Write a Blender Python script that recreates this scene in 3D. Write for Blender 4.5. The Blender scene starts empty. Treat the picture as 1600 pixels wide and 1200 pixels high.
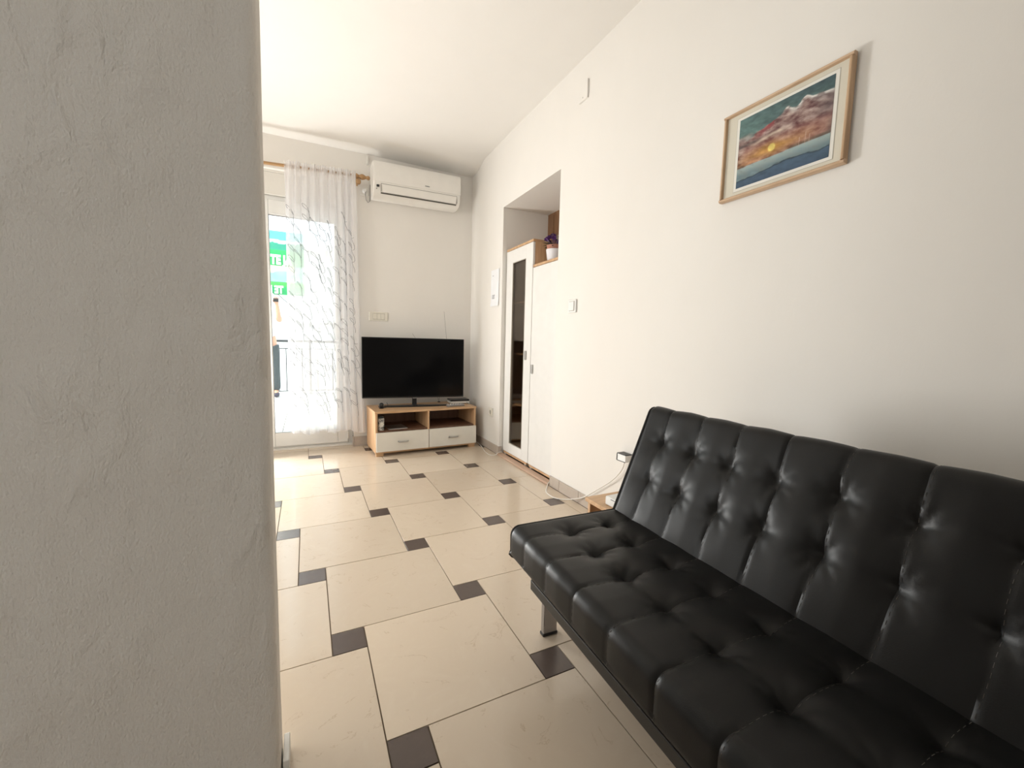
import bpy, bmesh, math, random
from mathutils import Vector, Matrix, noise
random.seed(7)
PI = math.pi
sc = bpy.context.scene
col = sc.collection

# ------------------------------------------------------------------ camera
cam_d = bpy.data.cameras.new('camera'); cam = bpy.data.objects.new('camera', cam_d); col.objects.link(cam)
cam_d.sensor_width = 36.0; cam_d.lens = 646.07/1600*36.0; cam_d.clip_start = 0.02
RM = [[0.89620543, 0.02147023, -0.44311947], [-0.44298779, 0.09742092, -0.89121882], [0.02403443, 0.99501165, 0.09682021]]
M4 = Matrix(RM).to_4x4(); M4.translation = (-0.05209, -1.30590, 0.97681)
cam.matrix_world = M4
sc.camera = cam

# ------------------------------------------------------------------ light
world = bpy.data.worlds.new('sky'); sc.world = world; world.use_nodes = True
wn = world.node_tree.nodes; wn.clear()
wo = wn.new('ShaderNodeOutputWorld'); bg = wn.new('ShaderNodeBackground')
bg.inputs[0].default_value = (0.80, 0.90, 1.0, 1); bg.inputs[1].default_value = 3.0
world.node_tree.links.new(bg.outputs[0], wo.inputs[0])
def sun(energy, direction, color):
    d = bpy.data.lights.new('sun', 'SUN'); d.energy = energy; d.angle = 0.01; d.color = color
    o = bpy.data.objects.new('sun', d); col.objects.link(o)
    o.rotation_euler = Vector(direction).to_track_quat('-Z', 'Y').to_euler()
sun(7.0, (0.62, 0.22, -0.75), (1.0, 0.95, 0.88))
def area(name, loc, direction, sx, sy, energy, color, portal=False):
    d = bpy.data.lights.new(name, 'AREA'); d.shape = 'RECTANGLE'; d.size = sx; d.size_y = sy
    d.energy = energy; d.color = color
    if portal: d.cycles.is_portal = True
    o = bpy.data.objects.new(name, d); col.objects.link(o); o.location = loc
    o.rotation_euler = Vector(direction).to_track_quat('-Z', 'Z').to_euler()
area('sky_portal', (-0.40, 3.02, 1.05), (0, -1, 0), 1.5, 2.1, 10.0, (1, 1, 1), True)
# added fill lamps in place of daylight, at openings outside the frame
area('fill_balcony_leaf', (-0.76, 2.70, 0.55), (0.15, -1, 0.45), 0.62, 0.95, 76.0, (1.0, 0.99, 0.97))
area('fill_left', (-2.56, 0.70, 1.45), (1, 0, 0), 1.3, 1.1, 17.0, (1.0, 0.97, 0.92))
area('fill_back', (-1.50, -2.86, 1.50), (0.0, 1, 0), 1.2, 1.1, 7.6, (1.0, 0.93, 0.85))
vs = sc.view_settings
vs.view_transform = 'Standard'; vs.look = 'None'; vs.gamma = 1.0; vs.use_curve_mapping = False
vs.exposure = 0.07

# ------------------------------------------------------------------ materials
def new_mat(name):
    m = bpy.data.materials.new(name); m.use_nodes = True
    nt = m.node_tree; return m, nt, nt.nodes['Principled BSDF']
def bump(nt, bsdf, scale, strength, dist=0.002, detail=4.0, coord='Object', rough=0.5, vec=None):
    tc = nt.nodes.new('ShaderNodeTexCoord'); n = nt.nodes.new('ShaderNodeTexNoise')
    n.inputs['Scale'].default_value = scale; n.inputs['Detail'].default_value = detail; n.inputs['Roughness'].default_value = rough
    nt.links.new(tc.outputs[coord], n.inputs['Vector'])
    b = nt.nodes.new('ShaderNodeBump'); b.inputs['Strength'].default_value = strength; b.inputs['Distance'].default_value = dist
    nt.links.new(n.outputs['Fac'], b.inputs['Height']); nt.links.new(b.outputs[0], bsdf.inputs['Normal'])
    return n, b
def plain(name, c, rough=0.5, metal=0.0, bscale=None, bstr=0.2, bdist=0.001, spec=None):
    m, nt, b = new_mat(name)
    n = nt.nodes.new('ShaderNodeTexNoise'); n.inputs['Scale'].default_value = 14; n.inputs['Detail'].default_value = 3
    tc = nt.nodes.new('ShaderNodeTexCoord'); nt.links.new(tc.outputs['Object'], n.inputs['Vector'])
    mx = nt.nodes.new('ShaderNodeMix'); mx.data_type = 'RGBA'
    mx.inputs[6].default_value = (*[x*0.96 for x in c], 1); mx.inputs[7].default_value = (*[min(1, x*1.04) for x in c], 1)
    nt.links.new(n.outputs['Fac'], mx.inputs[0]); nt.links.new(mx.outputs[2], b.inputs['Base Color'])
    b.inputs['Roughness'].default_value = rough; b.inputs['Metallic'].default_value = metal
    if spec is not None: b.inputs['Specular IOR Level'].default_value = spec
    if bscale: bump(nt, b, bscale, bstr, bdist)
    return m
def plaster(name, c, coarse=26.0, strength=0.5, dist=0.004):
    m, nt, b = new_mat(name)
    tc = nt.nodes.new('ShaderNodeTexCoord')
    mp = nt.nodes.new('ShaderNodeMapping'); mp.inputs['Scale'].default_value = (1, 1, 0.55); nt.links.new(tc.outputs['Object'], mp.inputs[0])
    n1 = nt.nodes.new('ShaderNodeTexNoise'); n1.inputs['Scale'].default_value = coarse; n1.inputs['Detail'].default_value = 5; n1.inputs['Distortion'].default_value = 0.8
    n2 = nt.nodes.new('ShaderNodeTexNoise'); n2.inputs['Scale'].default_value = 7; n2.inputs['Detail'].default_value = 2
    n3 = nt.nodes.new('ShaderNodeTexNoise'); n3.inputs['Scale'].default_value = 260; n3.inputs['Detail'].default_value = 2
    for n in (n1, n2, n3): nt.links.new(mp.outputs[0], n.inputs['Vector'])
    # sparse scratches: coarse noise gated by a broad one
    rp = nt.nodes.new('ShaderNodeMapRange'); rp.inputs[1].default_value = 0.42; rp.inputs[2].default_value = 0.62
    nt.links.new(n2.outputs['Fac'], rp.inputs[0])
    mu = nt.nodes.new('ShaderNodeMath'); mu.operation = 'MULTIPLY'; nt.links.new(n1.outputs['Fac'], mu.inputs[0]); nt.links.new(rp.outputs[0], mu.inputs[1])
    ad = nt.nodes.new('ShaderNodeMath'); ad.operation = 'MULTIPLY_ADD'; nt.links.new(n3.outputs['Fac'], ad.inputs[0]); ad.inputs[1].default_value = 0.16
    nt.links.new(mu.outputs[0], ad.inputs[2])
    bp = nt.nodes.new('ShaderNodeBump'); bp.inputs['Strength'].default_value = strength; bp.inputs['Distance'].default_value = dist
    nt.links.new(ad.outputs[0], bp.inputs['Height']); nt.links.new(bp.outputs[0], b.inputs['Normal'])
    mx = nt.nodes.new('ShaderNodeMix'); mx.data_type = 'RGBA'
    mx.inputs[6].default_value = (*[x*0.975 for x in c], 1); mx.inputs[7].default_value = (*c, 1)
    nt.links.new(n2.outputs['Fac'], mx.inputs[0]); nt.links.new(mx.outputs[2], b.inputs['Base Color'])
    b.inputs['Roughness'].default_value = 0.85; b.inputs['Specular IOR Level'].default_value = 0.25
    return m
def wood(name, dark, light, rough=0.45, scale=(2, 30, 30), rot=0.0):
    m, nt, b = new_mat(name)
    tc = nt.nodes.new('ShaderNodeTexCoord'); mp = nt.nodes.new('ShaderNodeMapping'); mp.inputs['Scale'].default_value = scale
    nt.links.new(tc.outputs['Object'], mp.inputs[0])
    n = nt.nodes.new('ShaderNodeTexNoise'); n.inputs['Scale'].default_value = 1.6; n.inputs['Detail'].default_value = 6; n.inputs['Distortion'].default_value = 0.6
    nt.links.new(mp.outputs[0], n.inputs['Vector'])
    r = nt.nodes.new('ShaderNodeValToRGB'); r.color_ramp.elements[0].position = 0.32; r.color_ramp.elements[1].position = 0.68
    r.color_ramp.elements[0].color = (*dark, 1); r.color_ramp.elements[1].color = (*light, 1)
    nt.links.new(n.outputs['Fac'], r.inputs[0]); nt.links.new(r.outputs[0], b.inputs['Base Color'])
    b.inputs['Roughness'].default_value = rough
    return m
def tile_mat(name, base, vein, light, rough):
    m, nt, b = new_mat(name)
    tc = nt.nodes.new('ShaderNodeTexCoord'); oi = nt.nodes.new('ShaderNodeObjectInfo')
    ad = nt.nodes.new('ShaderNodeVectorMath'); ad.operation = 'MULTIPLY_ADD'; ad.inputs[1].default_value = (1, 1, 1)
    sc_ = nt.nodes.new('ShaderNodeMath'); sc_.operation = 'MULTIPLY'; sc_.inputs[1].default_value = 37.0
    nt.links.new(oi.outputs['Random'], sc_.inputs[0]); nt.links.new(tc.outputs['Object'], ad.inputs[0]); nt.links.new(sc_.outputs[0], ad.inputs[2])
    n = nt.nodes.new('ShaderNodeTexNoise'); n.inputs['Scale'].default_value = 9; n.inputs['Detail'].default_value = 9; n.inputs['Roughness'].default_value = 0.62; n.inputs['Distortion'].default_value = 2.2
    nt.links.new(ad.outputs[0], n.inputs['Vector'])
    r = nt.nodes.new('ShaderNodeValToRGB'); e = r.color_ramp.elements
    e[0].position = 0.0; e[0].color = (*base, 1); e[1].position = 1.0; e[1].color = (*light, 1)
    for p, c in ((0.355, base), (0.365, vein), (0.38, base), (0.52, base)):
        x = e.new(p); x.color = (*c, 1)
    nt.links.new(n.outputs['Fac'], r.inputs[0])
    hs = nt.nodes.new('ShaderNodeHueSaturation'); mr = nt.nodes.new('ShaderNodeMapRange'); mr.inputs[3].default_value = 0.95; mr.inputs[4].default_value = 1.04
    nt.links.new(oi.outputs['Random'], mr.inputs[0]); nt.links.new(mr.outputs[0], hs.inputs['Value']); nt.links.new(r.outputs[0], hs.inputs['Color'])
    nt.links.new(hs.outputs[0], b.inputs['Base Color'])
    b.inputs['Roughness'].default_value = rough
    return m
def attr_mat(name, rough=0.6, transl=0.0, spec=0.3):
    m, nt, b = new_mat(name)
    a = nt.nodes.new('ShaderNodeVertexColor'); a.layer_name = 'Col'
    nt.links.new(a.outputs[0], b.inputs['Base Color']); b.inputs['Roughness'].default_value = rough
    b.inputs['Specular IOR Level'].default_value = spec
    return m
WALL = (0.83, 0.80, 0.755)
M = {}
M['wall'] = plaster('wall_plaster', WALL, 30, 0.30, 0.003)
M['wall_r'] = plaster('wall_plaster_smooth', WALL, 34, 0.20, 0.003)
M['partition'] = plaster('partition_plaster', (0.79, 0.74, 0.68), 22, 1.0, 0.015)
M['ceiling'] = plaster('ceiling_paint', (0.85, 0.825, 0.785), 12, 0.10, 0.003)
M['tile'] = tile_mat('cream_tile', (0.67, 0.56, 0.44), (0.54, 0.42, 0.30), (0.71, 0.61, 0.49), 0.15)
M['tile_dark'] = tile_mat('brown_tile', (0.105, 0.078, 0.066), (0.09, 0.066, 0.055), (0.125, 0.095, 0.08), 0.26)
M['grout'] = plain('grout', (0.17, 0.125, 0.085), 0.9)
M['base_tile'] = tile_mat('skirting_tile', (0.50, 0.43, 0.37), (0.40, 0.33, 0.28), (0.55, 0.47, 0.40), 0.3)
M['pvc'] = plain('white_pvc', (0.82, 0.82, 0.80), 0.3)
M['pvc2'] = plain('white_plastic', (0.80, 0.78, 0.73), 0.35)
M['ac'] = plain('ac_plastic', (0.80, 0.775, 0.73), 0.32)
M['ac_dark'] = plain('slot_dark', (0.09, 0.08, 0.07), 0.6)
M['ivory'] = plain('ivory_plastic', (0.78, 0.745, 0.66), 0.4)
M['ivory_d'] = plain('dark_ivory', (0.45, 0.42, 0.36), 0.5)  # darker ivory for bezels, wells, feet, beads and the mount line
M['black'] = plain('black_plastic', (0.012, 0.012, 0.013), 0.35)
M['beech'] = wood('beech_wood', (0.50, 0.30, 0.155), (0.66, 0.43, 0.25), 0.42, (2.5, 22, 22))
M['beech_v'] = wood('beech_wood_upright', (0.50, 0.30, 0.155), (0.66, 0.43, 0.25), 0.42, (22, 22, 2.5))
M['brown_v'] = wood('brown_door_wood', (0.20, 0.10, 0.045), (0.28, 0.15, 0.075), 0.5, (22, 22, 2.5))
M['carcass'] = wood('cabinet_inside', (0.30, 0.165, 0.08), (0.40, 0.23, 0.12), 0.45, (22, 22, 2.5))
M['pine'] = wood('pine_rod', (0.30, 0.165, 0.065), (0.44, 0.26, 0.115), 0.4, (3, 40, 40))
M['frame_wood'] = wood('oak_frame', (0.50, 0.33, 0.20), (0.68, 0.49, 0.33), 0.42, (30, 3, 30))
M['frame_wood_v'] = wood('oak_frame_upright', (0.44, 0.28, 0.16), (0.62, 0.43, 0.27), 0.42, (30, 30, 3))
M['bay'] = wood('shaded_bay_beech', (0.12, 0.055, 0.030), (0.17, 0.085, 0.05), 0.5, (22, 22, 2.5))  # beech darkened, the shade inside the bays put into its colour
M['strip'] = wood('threshold_wood', (0.47, 0.31, 0.22), (0.60, 0.42, 0.31), 0.45, (30, 3, 30))
M['lam'] = plain('white_laminate', (0.80, 0.785, 0.755), 0.28, bscale=60, bstr=0.05)
M['drawer'] = plain('cream_drawer_front', (0.76, 0.73, 0.66), 0.38, bscale=80, bstr=0.04)
M['steel'] = plain('brushed_metal', (0.45, 0.44, 0.42), 0.32, 0.9)
M['chrome'] = plain('grey_metal_leg', (0.42, 0.41, 0.42), 0.22, 0.85)
M['rail'] = plain('dark_metal_rail', (0.028, 0.026, 0.024), 0.42, 0.3)
M['remote'] = plain('grey_remote_plastic', (0.26, 0.25, 0.24), 0.35)
M['paper'] = plain('white_paper', (0.85, 0.86, 0.88), 0.7)
M['ink'] = plain('grey_ink', (0.22, 0.22, 0.23), 0.7)
M['white_cable'] = plain('white_cable', (0.80, 0.77, 0.72), 0.45)
M['grey_cable'] = plain('grey_cable', (0.32, 0.30, 0.28), 0.5)
M['terracotta'] = plain('terracotta', (0.42, 0.19, 0.13), 0.7)
M['ceramic'] = plain('white_ceramic', (0.80, 0.78, 0.80), 0.18)
M['petal'] = plain('purple_petal', (0.10, 0.03, 0.16), 0.6)
M['petal2'] = plain('cream_petal', (0.50, 0.44, 0.33), 0.6)
M['petal3'] = plain('mauve_petal', (0.20, 0.13, 0.20), 0.6)
M['leaf'] = plain('dark_leaf', (0.035, 0.045, 0.02), 0.5)
M['soil'] = plain('soil', (0.05, 0.035, 0.025), 0.9)
M['concrete'] = plain('terrace_paving', (0.72, 0.70, 0.66), 0.7, bscale=30, bstr=0.2)
M['facade'] = plain('white_render', (0.80, 0.78, 0.75), 0.8)
M['iron'] = plain('dark_iron', (0.04, 0.05, 0.055), 0.5, 0.2)
M['skin'] = plain('skin', (0.55, 0.27, 0.17), 0.5)
M['shirt'] = plain('white_shirt', (0.80, 0.78, 0.76), 0.8)
M['jeans'] = plain('dark_jeans', (0.035, 0.05, 0.055), 0.85)
M['shoe'] = plain('navy_shoe', (0.02, 0.02, 0.04), 0.6)
M['hair'] = plain('dark_hair', (0.03, 0.02, 0.015), 0.6)
M['white_text'] = plain('white_lettering', (0.85, 0.85, 0.83), 0.6)
M['canvas'] = attr_mat('painting_colours', 0.5)
M['banner'] = attr_mat('banner_print', 0.6)
M['mat_board'] = plain('mat_board', (0.66, 0.62, 0.52), 0.8, bscale=200, bstr=0.1)
M['mat_inner'] = plain('mat_inner', (0.78, 0.76, 0.70), 0.7)
# black leatherette
m, nt, b = new_mat('black_leatherette'); M['leather'] = m
b.inputs['Base Color'].default_value = (0.007, 0.007, 0.007, 1); b.inputs['Roughness'].default_value = 0.40
b.inputs['Specular IOR Level'].default_value = 0.25
bump(nt, b, 420, 0.22, 0.0006, 3)
M['thread'] = plain('grey_thread', (0.12, 0.11, 0.10), 0.7)
M['piping'] = plain('black_piping', (0.008, 0.008, 0.008), 0.4)
# tv screen
m, nt, b = new_mat('tv_screen'); M['screen'] = m
b.inputs['Base Color'].default_value = (0.004, 0.004, 0.0045, 1); b.inputs['Roughness'].default_value = 0.08; b.inputs['Specular IOR Level'].default_value = 0.14
# clear glass: mostly transparent with a glossy reflection, so daylight passes
def glass(name, tint, refl):
    m = bpy.data.materials.new(name); m.use_nodes = True; nt = m.node_tree; nt.nodes.clear()
    o = nt.nodes.new('ShaderNodeOutputMaterial'); t = nt.nodes.new('ShaderNodeBsdfTransparent'); g = nt.nodes.new('ShaderNodeBsdfGlossy')
    t.inputs[0].default_value = (*tint, 1); g.inputs['Roughness'].default_value = 0.02
    fr = nt.nodes.new('ShaderNodeFresnel'); fr.inputs[0].default_value = 1.5
    mu = nt.nodes.new('ShaderNodeMath'); mu.operation = 'MULTIPLY'; mu.inputs[1].default_value = refl; nt.links.new(fr.outputs[0], mu.inputs[0])
    mx = nt.nodes.new('ShaderNodeMixShader'); nt.links.new(mu.outputs[0], mx.inputs[0]); nt.links.new(t.outputs[0], mx.inputs[1]); nt.links.new(g.outputs[0], mx.inputs[2])
    nt.links.new(mx.outputs[0], o.inputs[0]); return m
M['glass'] = glass('clear_glass', (0.97, 0.99, 0.98), 1.0)
M['glass_tint'] = glass('smoked_glass', (0.80, 0.75, 0.69), 0.8)
# sheer curtain
m = bpy.data.materials.new('sheer_voile'); m.use_nodes = True; nt = m.node_tree; nt.nodes.clear(); M['voile'] = m
o = nt.nodes.new('ShaderNodeOutputMaterial'); tr = nt.nodes.new('ShaderNodeBsdfTransparent'); tl = nt.nodes.new('ShaderNodeBsdfTranslucent'); df = nt.nodes.new('ShaderNodeBsdfDiffuse')
tl.inputs[0].default_value = (0.96, 0.95, 0.96, 1); df.inputs[0].default_value = (0.94, 0.93, 0.94, 1)
m1 = nt.nodes.new('ShaderNodeMixShader'); m1.inputs[0].default_value = 0.5; nt.links.new(tl.outputs[0], m1.inputs[1]); nt.links.new(df.outputs[0], m1.inputs[2])
wv = nt.nodes.new('ShaderNodeTexNoise'); wv.inputs['Scale'].default_value = 900; tc = nt.nodes.new('ShaderNodeTexCoord'); nt.links.new(tc.outputs['Object'], wv.inputs['Vector'])
mr = nt.nodes.new('ShaderNodeMapRange'); mr.inputs[3].default_value = 0.70; mr.inputs[4].default_value = 0.84; nt.links.new(wv.outputs['Fac'], mr.inputs[0])
m2 = nt.nodes.new('ShaderNodeMixShader'); nt.links.new(mr.outputs[0], m2.inputs[0]); nt.links.new(tr.outputs[0], m2.inputs[1]); nt.links.new(m1.outputs[0], m2.inputs[2])
nt.links.new(m2.outputs[0], o.inputs[0])
M['embroid'] = plain('grey_embroidery', (0.20, 0.20, 0.215), 0.8)

# ------------------------------------------------------------------ helpers
class MB:
    def __init__(s): s.v = []; s.f = []
    def box(s, x0, x1, y0, y1, z0, z1, M=None):
        i = len(s.v); P = [(x, y, z) for x in (x0, x1) for y in (y0, y1) for z in (z0, z1)]
        if M is not None: P = [tuple(M @ Vector(p)) for p in P]
        s.v += P; s.f += [tuple(i+k for k in q) for q in ((0, 1, 3, 2), (4, 6, 7, 5), (0, 4, 5, 1), (2, 3, 7, 6), (0, 2, 6, 4), (1, 5, 7, 3))]
        return s
    def tube(s, pts, r, n=8, cap=True, closed=False, rr=None):
        pts = [Vector(p) for p in pts]; N = len(pts); i0 = len(s.v); up = None
        for k, p in enumerate(pts):
            a = pts[(k-1) % N] if (closed or k > 0) else p; c = pts[(k+1) % N] if (closed or k < N-1) else p
            t = (c-a)
            t = t.normalized() if t.length > 1e-9 else Vector((0, 0, 1))
            if up is None:
                up = Vector((0, 0, 1)) if abs(t.z) < 0.9 else Vector((1, 0, 0))
            e = up - t*up.dot(t)
            if e.length < 1e-6: e = Vector((1, 0, 0)) - t*t.x
            e.normalize(); up = e; g = t.cross(e); q = rr[k] if rr else r
            for j in range(n):
                w = 2*PI*j/n; s.v.append(tuple(p + (e*math.cos(w) + g*math.sin(w))*q))
        for k in range(N if closed else N-1):
            for j in range(n):
                a = i0+k*n+j; b_ = i0+k*n+(j+1) % n; c = i0+((k+1) % N)*n+(j+1) % n; d = i0+((k+1) % N)*n+j
                s.f.append((a, b_, c, d))
        if cap and not closed:
            s.f.append(tuple(i0+j for j in range(n))[::-1]); s.f.append(tuple(i0+(N-1)*n+j for j in range(n)))
        return s
    def lathe(s, prof, c, axis='z', n=24):
        # prof: list of (r, h) along the axis
        i0 = len(s.v); c = Vector(c)
        for r, h in prof:
            for j in range(n):
                w = 2*PI*j/n; a, b_ = r*math.cos(w), r*math.sin(w)
                p = {'z': Vector((a, b_, h)), 'x': Vector((h, a, b_)), 'y': Vector((b_, h, a))}[axis]
                s.v.append(tuple(c+p))
        for k in range(len(prof)-1):
            for j in range(n):
                s.f.append((i0+k*n+j, i0+k*n+(j+1) % n, i0+(k+1)*n+(j+1) % n, i0+(k+1)*n+j))
        s.f.append(tuple(i0+j for j in range(n))[::-1]); s.f.append(tuple(i0+(len(prof)-1)*n+j for j in range(n)))
        return s
    def prism(s, poly, y0, y1, axis='y'):
        i = len(s.v); n = len(poly)
        for y in (y0, y1):
            for a, b_ in poly:
                s.v.append({'y': (a, y, b_), 'x': (y, a, b_), 'z': (a, b_, y)}[axis])
        s.f.append(tuple(range(i, i+n))); s.f.append(tuple(range(i+2*n-1, i+n-1, -1)))
        for k in range(n): s.f.append((i+k, i+n+k, i+n+(k+1) % n, i+(k+1) % n))
        return s
    def build(s, name, mat, parent=None, bevel=0.0, smooth=True, seg=2, loc=None):
        me = bpy.data.meshes.new(name); me.from_pydata(s.v, [], s.f); me.update()
        bm = bmesh.new(); bm.from_mesh(me)
        bmesh.ops.recalc_face_normals(bm, faces=bm.faces)
        bm.to_mesh(me); bm.free()
        if smooth:
            for p in me.polygons: p.use_smooth = True
            me.set_sharp_from_angle(angle=math.radians(38))
        me.materials.append(mat)
        o = bpy.data.objects.new(name, me); col.objects.link(o)
        if parent is not None: o.parent = parent
        if loc: o.location = loc
        if bevel > 0:
            bv = o.modifiers.new('bevel', 'BEVEL'); bv.width = bevel; bv.segments = seg; bv.limit_method = 'ANGLE'; bv.angle_limit = math.radians(40)
            if smooth: bv.harden_normals = True
        return o
def tag(o, label, cat, group=None, kind=None):
    o['label'] = label; o['category'] = cat
    if group: o['group'] = group
    if kind: o['kind'] = kind
    return o
def thing(name, label, cat, loc=(0, 0, 0), rz=0.0, group=None):
    o = bpy.data.objects.new(name, None); col.objects.link(o); o.location = loc; o.rotation_euler = (0, 0, rz)
    o.empty_display_size = 0.1
    return tag(o, label, cat, group)
def struct(o, label=None):
    o['kind'] = 'structure'
    if label: o['label'] = label
    return o
def B(x0, x1, y0, y1, z0, z1): return MB().box(x0, x1, y0, y1, z0, z1)
def text_mesh(body, size, depth, name, mat, parent, mtx, bold=0.0, align='LEFT'):
    cu = bpy.data.curves.new(name, 'FONT'); cu.body = body; cu.size = size; cu.extrude = depth; cu.offset = bold; cu.align_x = align
    t = bpy.data.objects.new(name, cu); col.objects.link(t)
    bpy.context.view_layer.update()
    me = bpy.data.meshes.new_from_object(t.evaluated_get(bpy.context.evaluated_depsgraph_get()))
    bpy.data.objects.remove(t); bpy.data.curves.remove(cu)
    me.transform(mtx); me.materials.clear(); me.materials.append(mat)
    o = bpy.data.objects.new(name, me); col.objects.link(o); o.parent = parent
    return o

# ================================================================== SETTING
XL, XR, YB, YF = -2.60, 1.45, -2.90, 2.70
NY0, NY1, NZ, NX = 1.077, 1.951, 2.112, 1.885      # niche (old doorway)
DX0, DX1, DZ = -1.12, 0.322, 2.345                 # balcony door opening
H = 2.663
# ---- floor with pinwheel tiles
fl = struct(B(XL-0.3, XR+0.5, YB-0.3, YF+0.32, -0.20, -0.004).build('floor', M['grout'], smooth=False), 'cream tiled floor with small brown square insets')
PA, PB = 0.455, 0.10256; G = 0.0036; TOP = 0.0
meshes = {}
def slab_mesh(w, h, mat, key):
    if key in meshes: return meshes[key]
    g = G/2; c = 0.00015
    v = []
    for z, q in ((-0.009, 0.0), (TOP-c, 0.0), (TOP, c)):
        v += [(g+q, g+q, z), (w-g-q, g+q, z), (w-g-q, h-g-q, z), (g+q, h-g-q, z)]
    f = [(8, 9, 10, 11)]
    for k in (0, 4):
        for j in range(4): f.append((k+j, k+(j+1) % 4, k+4+(j+1) % 4, k+4+j))
    me = bpy.data.meshes.new('floor_tile'); me.from_pydata(v, [], f); me.materials.append(mat); me.update()
    meshes[key] = me; return me
ZONES = [(XL, XR-0.0115, YB, YF-0.0115), (XR-0.0115, XR+0.03, NY0, NY1), (DX0, DX1, YF-0.0115, YF+0.06)]
def put_tile(x0, y0, s, mat, name, tagk):
    for zi, (zx0, zx1, zy0, zy1) in enumerate(ZONES):
        a0, a1, b0, b1 = max(x0, zx0), min(x0+s, zx1), max(y0, zy0), min(y0+s, zy1)
        if a1-a0 < 0.012 or b1-b0 < 0.012: continue
        w, h = round(a1-a0, 4), round(b1-b0, 4)
        o = bpy.data.objects.new(name, slab_mesh(w, h, mat, (tagk, w, h))); col.objects.link(o)
        o.parent = fl; o.location = (a0, b0, random.uniform(-0.0003, 0.0003))
for m_ in range(-14, 15):
    for n_ in range(-14, 15):
        ox = m_*PA - n_*PB; oy = m_*PB + n_*PA
        if not (XL-0.7 < ox < XR+0.3 and YB-0.7 < oy < YF+0.3): continue
        put_tile(ox, oy, PB, M['tile_dark'], 'accent_tile', 'd')
        put_tile(ox, oy+PB, PA, M['tile'], 'floor_tile', 'b')
# ---- ceiling, gently dropping towards the window wall
cb = MB(); nx, ny = 40, 60
def sstep(t): t = max(0, min(1, t)); return t*t*(3-2*t)
for j in range(ny+1):
    y = YB-0.3 + (YF+0.5-YB)*(j/ny)
    for i in range(nx+1):
        x = XL-0.3 + (XR+0.6-XL)*i/nx
        z = H - 0.062*sstep((y-2.38-0.05*math.sin(x*2.1+1))/0.30) + 0.006*noise.noise(Vector((x*1.3, y*1.3, 0)))
        cb.v.append((x, y, z))
k0 = len(cb.v)
cb.v += [(x, y, z+0.2) for x, y, z in cb.v[:k0]]
for j in range(ny):
    for i in range(nx):
        a = j*(nx+1)+i; cb.f += [(a, a+1, a+nx+2, a+nx+1), (k0+a, k0+a+nx+1, k0+a+nx+2, k0+a+1)]
struct(cb.build('ceiling', M['ceiling']), 'white painted ceiling dipping towards the balcony wall')
# ---- right wall with the former doorway
def poly_wall(name, rects, mat, label, axis):
    mb = MB()
    for r in rects: mb.box(*r)
    return struct(mb.build(name, mat, smooth=False), label)
wr = MB(); HT = H+0.12
wr.box(XR, NX+0.1, YB-0.3, NY0, -0.2, HT).box(XR, NX+0.1, NY1, YF+0.32, -0.2, HT).box(XR, NX+0.1, NY0, NY1, NZ, HT).box(NX+0.03, NX+0.1, NY0, NY1, -0.2, NZ)
wall_right = struct(wr.build('wall_right', M['wall_r'], smooth=False), 'cream plastered right wall with a deep cabinet niche')
# blocked door leaf at the back of the niche
d2 = struct(B(NX, NX+0.035, NY0-0.02, NY1+0.02, -0.004, NZ+0.02).build('door_2', M['brown_v'], smooth=False), 'brown wooden door leaf closing the back of the niche')
MB().box(NX-0.006, NX+0.001, NY0+0.02, NY0+0.10, 0.02, NZ-0.02).box(NX-0.006, NX+0.001, NY1-0.10, NY1-0.02, 0.02, NZ-0.02).build('door_frame_strip', M['brown_v'], d2, 0.002)
# ---- far wall
wf = MB()
wf.box(DX1, XR+0.1, YF, YF+0.32, -0.2, HT).box(XL-0.3, DX0, YF, YF+0.32, -0.2, HT).box(DX0, DX1, YF, YF+0.32, DZ, HT)
struct(wf.build('wall_far', M['wall'], smooth=False), 'cream window wall with the balcony door')
# ---- left and back walls of the living room (out of frame)
WZ0, WZ1, WY0, WY1 = 0.85, 2.05, 0.0, 1.4
wl = MB()
wl.box(XL-0.3, XL, YB-0.3, WY0, -0.2, HT).box(XL-0.3, XL, WY1, YF+0.32, -0.2, HT).box(XL-0.3, XL, WY0, WY1, -0.2, WZ0).box(XL-0.3, XL, WY0, WY1, WZ1, HT)
struct(wl.build('wall_left', M['wall'], smooth=False))
struct(MB().box(XL-0.3, -2.15, YB-0.3, YB, -0.2, HT).box(-0.85, XR+0.5, YB-0.3, YB, -0.2, HT).box(-2.15, -0.85, YB-0.3, YB, -0.2, 0.9).box(-2.15, -0.85, YB-0.3, YB, 2.1, HT).build('wall_back', M['wall'], smooth=False))
w2_ = struct(MB().box(-2.15, -2.09, YB-0.1, YB-0.04, 0.9, 2.1).box(-0.91, -0.85, YB-0.1, YB-0.04, 0.9, 2.1).box(-2.15, -0.85, YB-0.1, YB-0.04, 0.9, 0.96).box(-2.15, -0.85, YB-0.1, YB-0.04, 2.04, 2.1).build('added_window_2', M['pvc'], bevel=0.004))  # unseen window, added to bring light onto the near partition
B(-2.09, -0.91, YB-0.075, YB-0.067, 0.96, 2.04).build('pane', M['glass'], w2_, smooth=False)
w1 = struct(MB().box(XL-0.10, XL-0.04, WY0, WY0+0.06, WZ0, WZ1).box(XL-0.10, XL-0.04, WY1-0.06, WY1, WZ0, WZ1).box(XL-0.10, XL-0.04, WY0, WY1, WZ0, WZ0+0.06).box(XL-0.10, XL-0.04, WY0, WY1, WZ1-0.06, WZ1).build('added_window_1', M['pvc'], bevel=0.004))  # unseen window, added with its fill lamp to brighten the right wall
B(XL-0.075, XL-0.067, WY0+0.06, WY1-0.06, WZ0+0.06, WZ1-0.06).build('pane', M['glass'], w1, smooth=False)
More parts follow.
